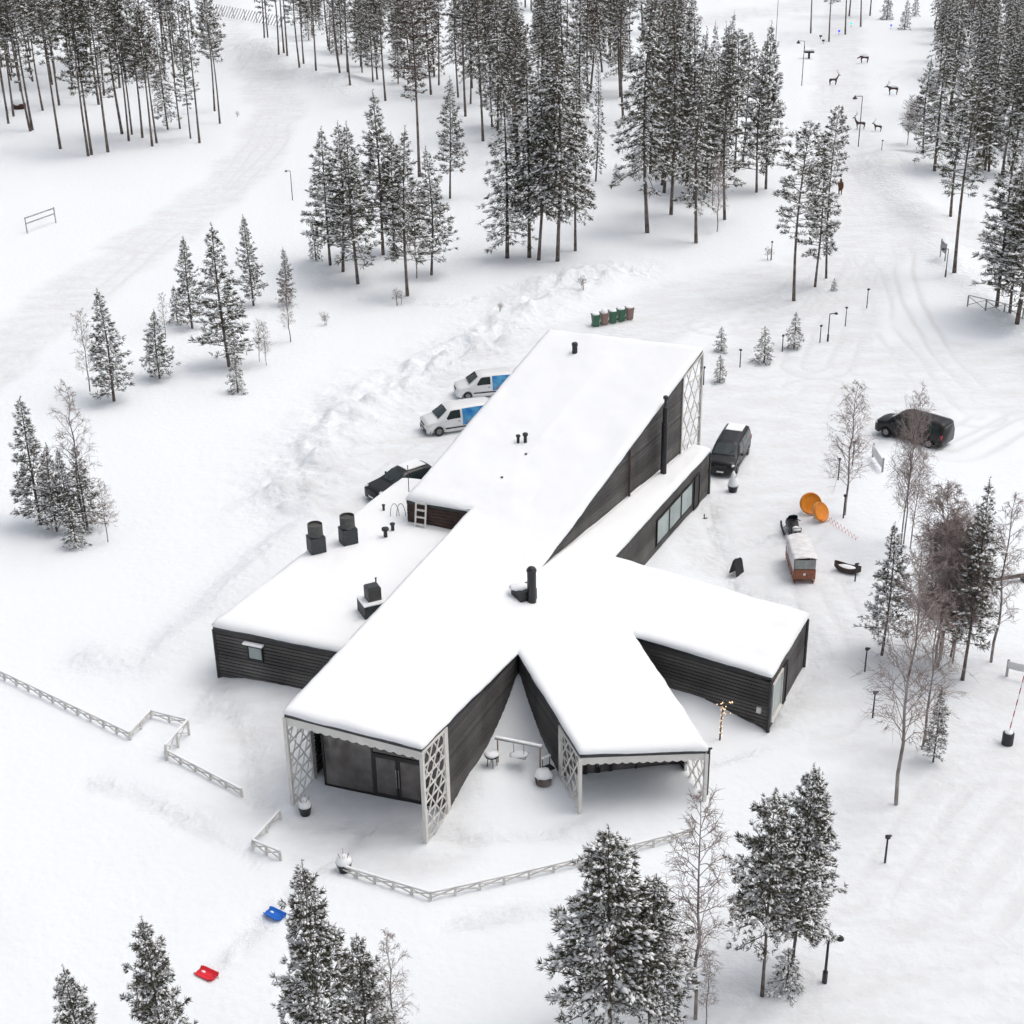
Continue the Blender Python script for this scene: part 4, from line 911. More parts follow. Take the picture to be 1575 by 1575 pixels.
        q = at_x(xb + .1); mir = MB(); mir.blob((xb + .18, s * (q[4] + .13), q[2] + .12), (.07, .13, .10), 8, 5, 1); mir.build('mirror', M['plastic' if paint != 'car_white' else 'car_white'], e, smooth=True)
        q = at_x(xb - .8); MB().box((xb - .78, s * (q[4] + .02), q[2] - .14), (.16, .03, .035)).build('door_handle', M['plastic'], e)
        q = st[2]; MB().blob((q[0] + .06, s * (q[4] - .16), q[2] - .04), (.20, .16, .09), 10, 6, 1).build('headlight', M['lens'], e, smooth=True)
        q = st[-2]; MB().box((q[0] - .02, s * (q[4] - .03), q[2] - .08), (.12, .1, .32)).build('tail_light', M['tail'], e, bevel=.02)
        for wx in wheels:
            q = at_x(wx); Mw = Matrix.Translation((wx, s * (q[4] - .10), wr)) @ Matrix.Rotation(-s * pi / 2, 4, 'X')
            wh = MB().lathe([(wr * .6, -.10), (wr * .93, -.11), (wr, -.07), (wr, .07), (wr * .93, .105), (wr * .66, .10), (wr * .62, .06)], 22, M=Mw).build('wheel', M['tyre'], e, smooth=True)
            r = MB(); r.lathe([(wr * .62, .055), (wr * .60, .085), (wr * .55, .075), (wr * .2, .06), (.06, .09), (.02, .095)], 18, M=Mw)
            for k in range(5):
                a = 2 * pi * k / 5; r.bar(Mw @ Vector((.05 * cos(a), .05 * sin(a), .085)), Mw @ Vector((wr * .57 * cos(a), wr * .57 * sin(a), .088)), .06, .03)
            r.build('rim', M['rim'], wh)
    q = st[1]
    bm_ = MB(); 
    for i, (x, w_) in enumerate(((q[0] + .06, q[4] - .12), (q[0] + .02, q[4]), (q[0] - .25, q[4] + .06))):
        pass
    bm_.add([(q[0] - .28, -q[4] - .10, .26), (q[0] + .04, -q[4] + .10, .24), (q[0] + .09, 0, .24), (q[0] + .04, q[4] - .10, .24), (q[0] - .28, q[4] + .10, .26),
             (q[0] - .28, -q[4] - .10, .56), (q[0] + .04, -q[4] + .10, .58), (q[0] + .09, 0, .58), (q[0] + .04, q[4] - .10, .58), (q[0] - .28, q[4] + .10, .56)],
            [(0, 1, 6, 5), (1, 2, 7, 6), (2, 3, 8, 7), (3, 4, 9, 8), (5, 6, 7, 8, 9), (4, 3, 2, 1, 0)])
    bm_.build('bumper', M[bumper or paint], e)
    MB().bar((q[0] + .02, -.42, q[2] - .02), (q[0] + .02, .42, q[2] - .02), .08, .16).build('grille', M['plastic'], e)
    MB().box((q[0] + .10, 0, .42), (.02, .46, .11)).build('number_plate', M['plate'], e)
    for s in (-1, 1): MB().bar((xa + .02, s * .1 + .1, qa[3] + .02), (xa - .25, s * .35 + .2, qa[3] + .24), .02).build('wiper', M['plastic'], e)
    if rear_glass:
        q = st[-2]; MB().box((q[0] - .035, 0, (q[2] + q[3]) / 2 + .02), (.05, 1.15, (q[3] - q[2]) * .55)).build('rear_window', M['car_glass'], e)
    if snow_roof:
        x0, x1, w_ = snow_roof; q = at_x((x0 + x1) / 2); g = MB(); g.box(((x0 + x1) / 2, 0, q[3] + .02), (x0 - x1, w_, .07)); g.build('roof_snow', M['snow'], e, bevel=.03)
    return e
def head(p, q): d = ga(*p) - ga(*q); return (d.x, d.y)
def unit2(d): L = math.hypot(*d); return (d[0] / L, d[1] / L)
# black van at the right: near-side wheels seen in the photo
a, b_ = ga(1362, 673), ga(1432, 690); h = unit2((a.x - b_.x, a.y - b_.y)); mid = (a + b_) / 2; nrm = (h[1], -h[0]); nrm = nrm if nrm[1] > 0 else (-nrm[0], -nrm[1])
c = Vector((mid.x + nrm[0] * .9 + h[0] * .12, mid.y + nrm[1] * .9 + h[1] * .12, 0)); c.z = gzf(c.x, c.y) - .02
vehicle('van', c, h, 'black van standing alone at the right behind bare birches', 'car_black', (1.62, -1.62))
# black van nose-in at the low wing
hb = unit2((-.36, -.93)); c = ga(1121, 711); vehicle('van', c, hb, 'black van with snow patch on its roof parked at the end of the low wing', 'car_grey', (1.62, -1.62), snow_roof=(-1.0, -2.2, 1.15))
hw = unit2(head((676, 671), (742, 660)))
def put(px, py, hd, xw, side=.9):
    p = ga(px, py); nn = (hd[1], -hd[0]); nn = nn if nn[1] > 0 else (-nn[0], -nn[1])
    q = Vector((p.x - hd[0] * xw + nn[0] * side, p.y - hd[1] * xw + nn[1] * side, 0)); q.z = gzf(q.x, q.y) - .02; return q
vehicle('van', put(676, 671, hw, 1.62), hw, 'white van with dark bumper and blue printed side, second from the dark car', 'car_white', (1.62, -1.62), wrap=True, bumper='plastic')
hw2 = unit2(head((720, 614), (790, 607)))
vehicle('small', put(720, 615, hw2, 1.38, .85), hw2, 'small white van with blue printed side, farthest of the parked row', 'car_white', (1.38, -1.38), wr=.31, wrap=True)
hs_ = unit2(head((562, 775), (655, 742)))
vehicle('suv', ga(617, 757), hs_, 'dark estate car with snowy roof half hidden behind the flat roof edge', 'car_grey', (1.42, -1.40), wr=.35, snow_roof=(-.2, -1.7, 1.1), cat='car', name='parked_car')

# ------------------------------------------------------------------ snowmobile with passenger sledge
M['wood_red'] = mat('varnished_wood', (.30, .10, .045), .5, var=.4, vscale=6)
M['canvas'] = mat('snowy_canvas', (.66, .65, .65), .8, col2=(.80, .80, .81), vscale=2.5)
M['clear'] = mat('cloudy_plastic', (.30, .32, .31), .2, var=.3)
M['orange'] = mat('orange_plastic', (.85, .27, .012), .4, var=.12, vscale=3)
M['red_rod'] = mat('faded_red_rods', (.72, .46, .46), .6)
fa, fb = ga(1212, 812), ga(1238, 893); hd = unit2((fa.x - fb.x, fa.y - fb.y)); rzs = atan2(hd[1], hd[0])
sm = empty('snowmobile', ga(1219, 824), rzs, 'black snowmobile hitched to the wooden passenger sledge', 'snowmobile')
g = MB(); g.tube([(-1.35, 0, .55), (-.6, 0, .62), (.1, 0, .70), (.6, 0, .62), (1.15, 0, .42), (1.35, 0, .34)], [.24, .30, .34, .40, .30, .10], 10); g.build('hull', M['black'], sm, smooth=True)
g = MB(); g.tube([(-1.3, 0, .88), (-.8, 0, .90), (-.2, 0, .86)], [.16, .22, .18], 8); g.build('seat', M['plastic'], sm, smooth=True)
MB().blob((-1.05, 0, 1.02), (.32, .24, .12), 10, 6, 2).build('seat_snow', M['snow'], sm, smooth=True)
MB().box((-.45, 0, .16), (1.9, .42, .32)).build('track', M['tyre'], sm, bevel=.08)
for s in (1, -1):
    MB().tube([(.1, s * .50, .06), (1.0, s * .50, .05), (1.35, s * .50, .12), (1.5, s * .5, .28)], .06, 6).build('ski', M['plastic'], sm, smooth=True)
    MB().bar((.75, s * .5, .1), (.6, s * .25, .5), .06).build('strut', M['rim'], sm)
    MB().tube([(.12, 0, 1.05), (.02, s * .25, 1.10), (-.08, s * .40, 1.06)], .028, 6).build('handlebar', M['black'], sm)
MB().add([(.55, -.34, .85), (.55, .34, .85), (.22, .26, 1.28), (.22, -.26, 1.28), (.62, 0, .88), (.26, 0, 1.32)], [(0, 4, 5, 3), (4, 1, 2, 5)]).build('windshield', M['car_glass'], sm)
MB().bar((-1.35, -.25, 1.2), (-1.35, .25, 1.2), .05).bar((-1.35, -.25, 1.2), (-1.35, -.22, .8), .05).bar((-1.35, .25, 1.2), (-1.35, .22, .8), .05).build('rack', M['rim'], sm)
sg = empty('passenger_sledge', ga(1230, 879), rzs, 'wooden passenger sledge with pale snowy canopy behind the snowmobile', 'sledge'); sg.scale = (.76, .95, 1.0)
for s in (1, -1):
    MB().bar((-1.9, s * .62, .50), (1.9, s * .62, .50), .07, .40).build('side_panel', M['wood_red'], sg)
    MB().tube([(-2.0, s * .55, .08), (1.5, s * .55, .08), (2.0, s * .55, .16), (2.3, s * .52, .42)], .05, 6).build('runner', M['wood_red'], sg)
    for x in (-1.85, -.6, .65, 1.85): MB().bar((x, s * .62, .1), (x, s * .62, 1.55), .06).build('post', M['wood_red'], sg)
    MB().bar((-1.8, s * .64, 1.06), (1.8, s * .64, 1.06), .02, .68).build('side_curtain', M['canvas'], sg)
MB().box((0, 0, .32), (3.7, 1.2, .06)).build('floor', M['wood_red'], sg)
MB().box((-1.93, 0, .60), (.07, 1.34, .62)).build('end_panel', M['wood_red'], sg, bevel=.02)
MB().box((-1.93, 0, 1.24), (.03, 1.24, .58)).build('end_window', M['clear'], sg)
MB().box((-1.97, 0, .62), (.02, .14, .14), 0).build('reflector', M['plate'], sg)
MB().box((1.93, 0, .60), (.07, 1.34, .62)).build('front_panel', M['wood_red'], sg)
g = MB(); vs = []; fs = []
for i in range(21):
    x = -2.02 + 4.04 * i / 20
    for j in range(9):
        y = -.74 + 1.48 * j / 8; vs.append((x, y, 1.58 + .16 * cos(y / .74 * 1.35) - .02 * abs(sin(i * 1.55)) + .03 * sin(i * 2.1 + j)))
for i in range(20):
    for j in range(8): a = i * 9 + j; fs.append((a, a + 9, a + 10, a + 1))
g.add(vs, fs); o = g.build('canopy', M['canvas'], sg, smooth=True); so = o.modifiers.new('s', 'SOLIDIFY'); so.thickness = .05
MB().bar((2.0, 0, .3), (3.0, 0, .35), .05).build('tow_bar', M['black'], sg)
for x in (-1.2, 0, 1.2): MB().box((x, 0, .55), (.4, 1.15, .1)).build('bench', M['wood_red'], sg)

# ------------------------------------------------------------------ orange discs and red rods
def disc(px, py, tilt, az, r, label):
    p = ga(px, py); e = empty('orange_disc', p, 0, label, 'disc')
    Mx = Matrix.Translation((0, 0, r * cos(pi / 2 - tilt) + .1)) @ Matrix.Rotation(az, 4, 'Z') @ Matrix.Rotation(tilt, 4, 'X')
    MB().lathe([(r * .97, -.10), (r, -.05), (r, .05), (r * .94, .09), (r * .90, .05), (r * .5, .03), (.02, .02)], 28, M=Mx).build('dish', M['orange'], e, smooth=True)
    MB().lathe([(r * 1.0, -.13), (r * 1.03, -.11), (r * 1.03, -.05), (r * 1.0, -.04)], 28, M=Mx).build('rim', mat('pale_rim', (.62, .40, .25), .5), e, smooth=True)
    for s in (-1, 1): MB().bar(Mx @ Vector((s * r * .5, 0, -.1)), (s * r * .5, .6, -.1), .06).build('support', M['grey_wood'], e)
    return e
disc(1246, 790, radians(64), 0.1, .68, 'round orange disc standing upright beside the snowmobile, left of two')
disc(1262, 801, radians(58), .75, .62, 'tilted orange disc with pale rim, right of two beside the snowmobile')
r0, r1 = ga(1272, 803), ga(1318, 832); bar = empty('rod_barrier', r0, 0, 'low barrier of crossed thin red rods running from the orange discs', 'barrier'); dv = r1 - r0
for k in range(9):
    t0 = k / 9; p = dv * t0; q = dv * (t0 + .13)
    MB().bar((p.x, p.y, 0), (q.x, q.y, .5), .022).build('rod', M['red_rod'], bar); MB().bar((p.x, p.y, .5), (q.x, q.y, 0), .022).build('rod', M['red_rod'], bar)

# ------------------------------------------------------------------ small things in the yard
p = ga(1133, 882); e = empty('sandwich_board', p, -.9, 'dark folding sandwich board standing in the yard snow', 'sign')
for s in (1, -1):
    g = MB(); pts = [(-.32, 0), (.32, 0), (.32, .85)] + [(.32 * cos(a), .85 + .2 * sin(a)) for a in np.linspace(.3, pi - .3, 6)] + [(-.32, .85)]
    n_ = len(pts); f = lambda y, z, o: (s * (.30 * (1 - z / 1.1)) + o, y, z)
    g.add([f(y, z, .02) for y, z in pts] + [f(y, z, -.02) for y, z in pts], [tuple(range(n_)), tuple(range(2 * n_ - 1, n_ - 1, -1))] + [(i, i + n_, (i + 1) % n_ + n_, (i + 1) % n_) for i in range(n_)]); g.build('panel', M['plastic'], e)
MB().blob((0, 0, 1.06), (.08, .16, .05), 8, 4, 1).build('snow_cap', M['snow'], e, smooth=True)
def planter(px, py, label, r=.34, cone=.75, twigs=6, seed=0, pot='black'):
    e = empty('plant_pot', ga(px, py), 0, label, 'planter'); g = MB().lathe([(r * .72, -.05), (r, .42), (r * 1.06, .46), (r * .9, .46)], 16); g.build('pot', M[pot], e, smooth=True)
    MB().lathe([(r * 1.02, .44), (r * 1.0, .58), (r * .72, .58 + cone * .35), (r * .38, .58 + cone * .75), (.03, .58 + cone)], 14).build('snow_cone', M['snow'], e, smooth=True)
    rg = random.Random(seed); t = MB()
    for k in range(twigs):
        a = rg.uniform(0, 6.28); t.tube([(cos(a) * .08, sin(a) * .08, .55), (cos(a) * .25, sin(a) * .25, .75 + cone * rg.uniform(.3, .9))], [.02, .008], 4)
    t.build('twigs', M['twig'], e); return e
planter(1127, 756, 'dark plant pot heaped with a tall snow cone beside the low wing', cone=.9)
planter(470, 1252, 'black plant pot with a dark shrub at the left porch lattice foot', r=.30, cone=.35, twigs=14, seed=3)
planter(530, 1339, 'snowy plant pot with twigs behind the fence end before the porch', r=.34, cone=.3, twigs=10, seed=5)
e = empty('ground_peg', ga(1083, 798), .4, 'small dark peg poking out of the yard snow', 'peg'); MB().tube([(0, 0, -.1), (0, 0, .35)], .035, 6).build('shaft', M['black'], e); MB().bar((-.18, 0, .03), (.22, 0, .03), .06, .05).build('foot', M['black'], e)
# curved wooden sled half full of snow
e = empty('wooden_pulk', ga(1303, 880), -.55, 'dark curved wooden boat sled filled with snow by the yard edge', 'sled'); e.scale = (.8, .8, .8)
g = MB(); vs = []; fs = []
for i in range(13):
    x = -1.0 + 2.0 * i / 12; w_ = .42 * (1 - (abs(x) / 1.05) ** 3); b0 = .05 + .25 * x * x
    for y, z in ((-w_, b0 + .42), (-w_ * .8, b0), (w_ * .8, b0), (w_, b0 + .42)): vs.append((x, y, z))
for i in range(12):
    for k in range(3): a = i * 4 + k; fs.append((a, a + 1, a + 5, a + 4))
g.add(vs, fs); o = g.build('hull', mat('tarred_wood', (.055, .035, .03), .7, var=.4), e); so = o.modifiers.new('s', 'SOLIDIFY'); so.thickness = .05
MB().blob((0, .03, .36), (.82, .34, .16), 12, 6, 4).build('snow_fill', M['snow'], e, smooth=True)
# fairy-light pole
M['bulb'] = mat('fairy_bulbs', (1.0, .75, .5), .5); _b = M['bulb'].node_tree.nodes['Principled BSDF']; _b.inputs['Emission Color'].default_value = (1, .62, .34, 1); _b.inputs['Emission Strength'].default_value = 1.6
p = ga(1107, 1138); e = empty('fairy_light_tree', p, 0, 'slim bare pole tree wound with warm fairy lights beside the right wing', 'lit tree')
g = MB().tube([(0, 0, -.2), (.03, 0, 1.2), (.08, .02, 2.3)], [.05, .04, .02], 6); rg = random.Random(4); tips = []
for k in range(9):
    a = rg.uniform(0, 6.28); z = rg.uniform(1.5, 2.2); t = (.06 + cos(a) * .5, sin(a) * .5, z + rg.uniform(.0, .3)); tips.append(((.06, 0, z), t)); g.tube([(.06, 0, z), t], [.015, .006], 4)
g.build('stem', M['bark'], e)
for k in range(34):
    if k < 20: a = k * 1.9; q = (.03 + .06 * cos(a), .06 * sin(a), .25 + k * .1)
    else: s0, s1 = tips[k % 9]; t = rg.uniform(.3, 1); q = tuple(s0[i] + (s1[i] - s0[i]) * t for i in range(3))
    MB().box(q, (.04, .04, .04)).build('bulb', M['bulb'], e)
# swing frame in the inner corner
s0, s1 = ga(766, 1172), ga(831, 1190); e = empty('swing_frame', s0, 0, 'swing frame with snow-topped crossbar in the corner between the front wings', 'swing'); d = s1 - s0; d.z = 0
H0 = height_for(s0, 1136)
for q in (Vector((0, 0, 0)), d): MB().bar((q.x, q.y, -.4), (q.x, q.y, H0), .07).build('post', mat('tan_wood', (.32, .20, .12), .7), e)
MB().bar(Vector((0, 0, H0)) - d * .06, Vector((0, 0, H0)) + d * 1.06, .10, .09).build('crossbar', M['grey_wood'], e)
MB().bar(Vector((0, 0, H0 + .08)) - d * .05, Vector((0, 0, H0 + .08)) + d * 1.05, .14, .08).build('bar_snow', M['snow'], e, bevel=.03)
for t in (.38, .62): MB().tube([d * t + Vector((0, 0, H0)), d * t + Vector((0, .05, .55))], .012, 4).build('chain', M['black'], e)
MB().box(d * .5 + Vector((0, .05, .55)), (.75, .4, .05), atan2(d.y, d.x)).build('seat', M['grey_wood'], e)
MB().blob(d * .5 + Vector((0, .05, .62)), (.45, .26, .10), 12, 6, 2).build('seat_snow', M['snow'], e, smooth=True)
e = empty('round_stool', ga(836, 1204), 0, 'round seat capped with snow beside the swing', 'stool')
MB().lathe([(.36, 0), (.40, .3), (.40, .42), (.36, .42)], 18).build('drum', M['bark'], e); MB().blob((0, 0, .46), (.42, .42, .26), 14, 7, 5).build('snow_cap', M['snow'], e, smooth=True)
e = empty('chair_back', ga(840, 1190), .6, 'thin metal chair frame with snow against the right front wall', 'chair')
for s in (-.2, .2): MB().tube([(s, 0, 0), (s, 0, .95)], .02, 5).build('leg', M['black'], e)
MB().box((0, 0, .95), (.5, .12, .09)).build('top_snow', M['snow'], e, bevel=.03); MB().box((0, -.2, .45), (.44, .42, .05)).build('seat', M['black'], e)
e = empty('metal_table', ga(757, 1178), .2, 'small snow-covered table by the left front wall', 'table')
for a in (0, 1.57, 3.14, 4.71): MB().tube([(.25 * cos(a), .25 * sin(a), -.2), (.18 * cos(a), .18 * sin(a), .6)], .02, 5).build('leg', M['black'], e)
MB().blob((0, 0, .68), (.36, .34, .14), 12, 6, 8).build('snow_cap', M['snow'], e, smooth=True); MB().lathe([(.34, .58), (.34, .62)], 14).build('top', M['black'], e)

# refuse bins
M['bin_green'] = mat('green_bin_plastic', (.035, .14, .075), .5, var=.25); M['bin_brown'] = mat('brown_bin_plastic', (.27, .17, .15), .55, var=.2)
b0, b1 = ga(916, 502), ga(968, 491)
for k, (c_, lb) in enumerate((('bin_green', 'green wheeled bin at the left end of the bin row'), ('bin_brown', 'brown wheeled bin with a snow heap on its lid, second from the left'), ('bin_green', 'green wheeled bin in the middle of the bin row'), ('bin_green', 'green wheeled bin left of the last brown bin'), ('bin_brown', 'brown wheeled bin at the right end of the bin row'))):
    p = b0.lerp(b1, k / 4.0); p.z = gzf(p.x, p.y); e = empty('wheeled_bin', p, .28, lb, 'bin', 'wheeled bins in a row behind the building')
    g = MB(); g.add([(-.24, -.28, .06), (.24, -.28, .06), (.24, .24, .06), (-.24, .24, .06), (-.30, -.36, 1.0), (.30, -.36, 1.0), (.30, .36, 1.0), (-.30, .36, 1.0)], [(3, 2, 1, 0), (4, 5, 6, 7), (0, 1, 5, 4), (1, 2, 6, 5), (2, 3, 7, 6), (3, 0, 4, 7)]); g.build('tub', M[c_], e, bevel=.03)
    MB().box((0, 0, 1.04), (.66, .80, .07)).build('lid', M[c_], e, bevel=.02); MB().bar((-.26, .44, 1.0), (.26, .44, 1.0), .04).build('handle', M[c_], e)
    for s in (-.22, .22): MB().lathe([(.1, -.03), (.1, .03)], 12, M=Matrix.Translation((s, .28, .1)) @ Matrix.Rotation(pi / 2, 4, 'Y')).build('wheel', M['tyre'], e)
    MB().blob((0, .04, 1.08), (.32, .36, .13 if k != 1 else .34), 10, 6, k).build('lid_snow', M['snow'], e, smooth=True)

# ------------------------------------------------------------------ lamps, posts and boards
def lamp(px, py, top, label, arm=.45, ang=0.0, r=.04, kind='arm', shoe=False, group=None, cat='lamp post'):
    p = ga(px, py); H = height_for(p, top); e = empty('lamp_post', p, ang, label, cat, group)
    MB().tube([(0, 0, -.3), (0, 0, H * .5), (0, 0, H)], [r * 1.2, r, r * .8], 8).build('pole', M['black'], e, smooth=True)
    if shoe: MB().tube([(0, 0, -.2), (0, 0, min(.9, H * .25))], r * 1.9, 8).build('base', M['black'], e)
    if kind == 'arm':
        MB().bar((0, 0, H), (arm, 0, H + .03), r * 1.3).build('arm', M['black'], e)
        MB().lathe([(.03, .14), (.16, .02), (.17, -.02), (.05, -.08)], 10, c=(arm, 0, H - .02)).build('lamp_head', M['black'], e)
    elif kind == 'bell':
        MB().tube([(0, 0, H), (-arm, 0, H + .02), (-arm * 1.25, 0, H + .02)], r * .8, 6).build('arm', M['black'], e)
        MB().lathe([(.05, .10), (.10, -.05), (.30, -.28), (.30, -.33), (.05, -.33)], 12, c=(-arm * 1.2, 0, H + .02)).build('lamp_head', M['black'], e)
    else:
        MB().lathe([(r * 1.2, -.1), (r * 2.6, -.06), (r * 2.6, .03), (r, .08)], 10, c=(0, 0, H)).build('lamp_head', M['black'], e)
        MB().box((.05, 0, H + .02), (.22, .10, .06)).build('cap', M['black'], e)
    return e
lamp(450, 308, 263, 'lone grey lamp post beside the pine clump on the left slope', .45, pi)
lamp(1233, 132, 63, 'bell-shaded lamp post near the snow-roofed feeder at top right', .75, 0, .05, 'bell'); lamp(1320, 226, 148, 'bell-shaded lamp post beside the pair of deer figures', .75, 0, .05, 'bell')
lamp(1191, 100, -20, 'tall slim post rising past the top edge behind the pine pair', .3, 0, .04, 'cap')
lamp(1454, 426, 383, 'lamp post with red shoe beside the grey notice board', .45, pi, .04, 'arm', True)
lamp(1268, 1511, 1443, 'lamp post with dark shoe near the bottom right pines', .42, 0, .055, 'arm', True)
lamp(1361, 1327, 1287, 'short path light standing alone above the bottom right lamp', .2, .3, .045, 'cap')
for bx, by, ty, lb in ((1330, 1033, 998, 'path light just right of the right wing'), (1342, 1104, 1065, 'path light left of the bare birch right of the building'), (1311, 716, 680, 'path light beside the slender birch, upper one'), (1289, 738, 706, 'path light left of the slender birch'), (1297, 797, 762, 'path light at the foot of the slender birch'),
                       (1333, 474, 445, 'path light highest up the yard row'), (1300, 502, 473, 'path light second highest in the yard row'), (1261, 527, 501, 'short path light left of the hooked yard lamp'), (1203, 541, 516, 'path light between two little spruces'), (1138, 565, 538, 'path light right of the stacked little spruces'), (1082, 592, 565, 'path light nearest the tall lattice gable'),
                       (1186, 400, 372, 'path light alone below the pine pair'), (1356, 231, 216, 'short post below the deer figures'), (1368, 860, 812, 'path light at the left pine of the right stand'), (1315, 894, 868, 'thin stake beside the wooden boat sled')):
    lamp(bx, by, ty, lb, .2, _tr.uniform(0, 6), .04, 'cap', cat='path light')
lamp(1273, 525, 483, 'hooked yard lamp taller than its neighbours in the row', .55, .2, .045, 'arm', True)
p = ga(1549, 1144); e = empty('snow_marker', p, 0, 'red and white striped snow pole in a dark drum', 'marker pole')
MB().lathe([(.27, -.05), (.27, .62), (.22, .66)], 16).build('drum', M['plastic'], e); MB().blob((0, 0, .66), (.22, .22, .10), 10, 5, 1).build('snow_cap', M['snow'], e, smooth=True)
mr, mw = mat('red_band', (.50, .06, .05), .5), mat('white_band', (.75, .74, .72), .5); Hm = height_for(p, 1040)
for k in range(10): MB().tube([(.03 * k, 0, .6 + (Hm - .6) * k / 10), (.03 * (k + 1), 0, .6 + (Hm - .6) * (k + 1) / 10)], .025, 6).build('band', mr if k % 2 else mw, e)
def board(pa, pb, top, low_, label, mt_='grey_wood', snow=True, cat='notice board', rail=False):
    a, b_ = ga(*pa), ga(*pb); H = height_for(a, top); e = empty('notice_board', a, 0, label, cat); d = b_ - a; d.z = 0
    for q in (Vector((0, 0, 0)), d): MB().bar((q.x, q.y, -.3), (q.x, q.y, H + .05), .10).build('post', M['grey_wood'], e)
    if rail:
        for z in (H - .05, H * .62): MB().bar(Vector((0, 0, z)), d + Vector((0, 0, z)), .08, .12).build('rail', M['grey_wood'], e)
    else:
        nn = Vector((d.y, -d.x, 0)).normalized() * .06
        MB().bar(Vector((0, 0, H * low_ + (H - H * low_) / 2)) + nn, d + Vector((0, 0, H * low_ + (H - H * low_) / 2)) + nn, .04, H - H * low_).build('panel', M[mt_], e)
    if snow: MB().bar(Vector((0, 0, H + .08)) - d * .03, d * 1.03 + Vector((0, 0, H + .08)), .2, .08).build('snow_cap', M['snow'], e, bevel=.03)
    return e
board((42, 359), (86, 343), 335, .5, 'grey two-rail wooden frame on the far left snowfield', snow=False, cat='wooden frame', rail=True)
board((1446, 395), (1453, 403), 368, .45, 'grey notice board beside the road at the upper right', 'grey_wood', False)
board((1342, 703), (1357, 726), 683, .3, 'pale notice board in front of the black van at right', 'canvas', False)
board((1548, 1040), (1600, 1052), 1016, .55, 'dark-framed board cut by the right picture edge', 'canvas', False)
e = empty('log_bench', ga(1535, 898), .18, 'dark log bench topped with snow at the right picture edge', 'bench')
MB().tube([(-.8, 0, .32), (2.2, .1, .42)], [.14, .18], 8).build('log', M['bark'], e); MB().tube([(-.8, 0, .46), (2.2, .1, .60)], [.08, .13], 8).build('log_snow', M['snow'], e, smooth=True)
for x in (-.5, 1.6): MB().box((x, .03, .12), (.2, .5, .3)).build('leg', M['bark'], e)

# ------------------------------------------------------------------ fences: white rails with crossed braces
def fence(pts, label, h=.42, top=True, mt_='white_wood', bay=.95, cat='fence', snowcap=.05):
    W = []
    for px, py in pts:
        z = 0.0
        for _ in range(6): p = at(px, py, z); z = gzf(p.x, p.y) + h
        W.append(Vector((p.x, p.y, gzf(p.x, p.y))))
    e = empty('rail_fence', W[0], 0, label, cat); o = W[0]
    for a, b_ in zip(W[:-1], W[1:]):
        L = (b_ - a).length; n_ = max(1, round(L / bay))
        for k in range(n_):
            p, q = a.lerp(b_, k / n_) - o, a.lerp(b_, (k + 1) / n_) - o; u = Vector((0, 0, 1))
            MB().bar(p - u * .3, p + u * (h - .05), .11).build('post', M[mt_], e)
            MB().bar(p + u * h, q + u * h, .09, .05).build('rail', M[mt_], e)
            m_ = p.lerp(q, .5)
            MB().bar(p + u * .13, q + u * (h - .05), .04, .05).build('brace', M[mt_], e); sd = Vector(((q - p).y, -(q - p).x, 0)).normalized() * .05
            MB().bar(p + u * (h - .05) + sd, q + u * .13 + sd, .04, .05).build('brace', M[mt_], e)
            if snowcap: MB().bar(p + u * (h + .03 + snowcap / 2), q + u * (h + .03 + snowcap / 2), .11, snowcap).build('rail_snow', M['snow'], e, bevel=.03)
    MB().bar(W[-1] - o - Vector((0, 0, .3)), W[-1] - o + Vector((0, 0, h - .05)), .11).build('post', M[mt_], e)
    return e
M['fence_wood'] = mat('snowy_fence_wood', (.72, .70, .67), .7, var=.2)
fence([(-30, 1018), (199, 1127), (231, 1093), (288, 1107)], 'white crossed-rail fence running in from the left edge', mt_='fence_wood')
fence([(288, 1108), (254, 1147)], 'short taller fence piece with a dark foot joining the two left fences', h=.85, mt_='fence_wood')
fence([(254, 1153), (371, 1214)], 'white fence leading to the left porch path', mt_='fence_wood')
fence([(430, 1247), (388, 1292), (430, 1309)], 'small bent fence corner left of the entrance', mt_='fence_wood', h=.5)
fence([(520, 1330), (662, 1373), (775, 1348), (889, 1321), (1062, 1276)], 'long angled white fence in front of both porches', mt_='fence_wood')
fence([(1490, 454), (1575, 474), (1640, 490)], 'grey crossed-rail fence behind the three pines at right', mt_='grey_wood', bay=2.2, h=1.0, snowcap=0)
# slanted-pole fence at the top left
e = empty('pole_fence', ga(340, 30), 0, 'traditional slanted-pole wooden fence at the top left wood edge', 'fence'); f0, f1 = ga(325, 22), ga(432, 42); o = ga(340, 30)
for k in range(26):
    p = f0.lerp(f1, k / 25) - o; d = (f1 - f0).normalized(); MB().bar(p - d * .6 + Vector((0, 0, -.1)), p + d * 1.5 + Vector((0, 0, 2.1)), .10).build('pole', M['grey_wood'], e)
for k in range(7): p = f0.lerp(f1, k / 6) - o; MB().bar(p + Vector((0, .12, -.2)), p + Vector((0, .12, 1.9)), .10).build('post', M['grey_wood'], e)

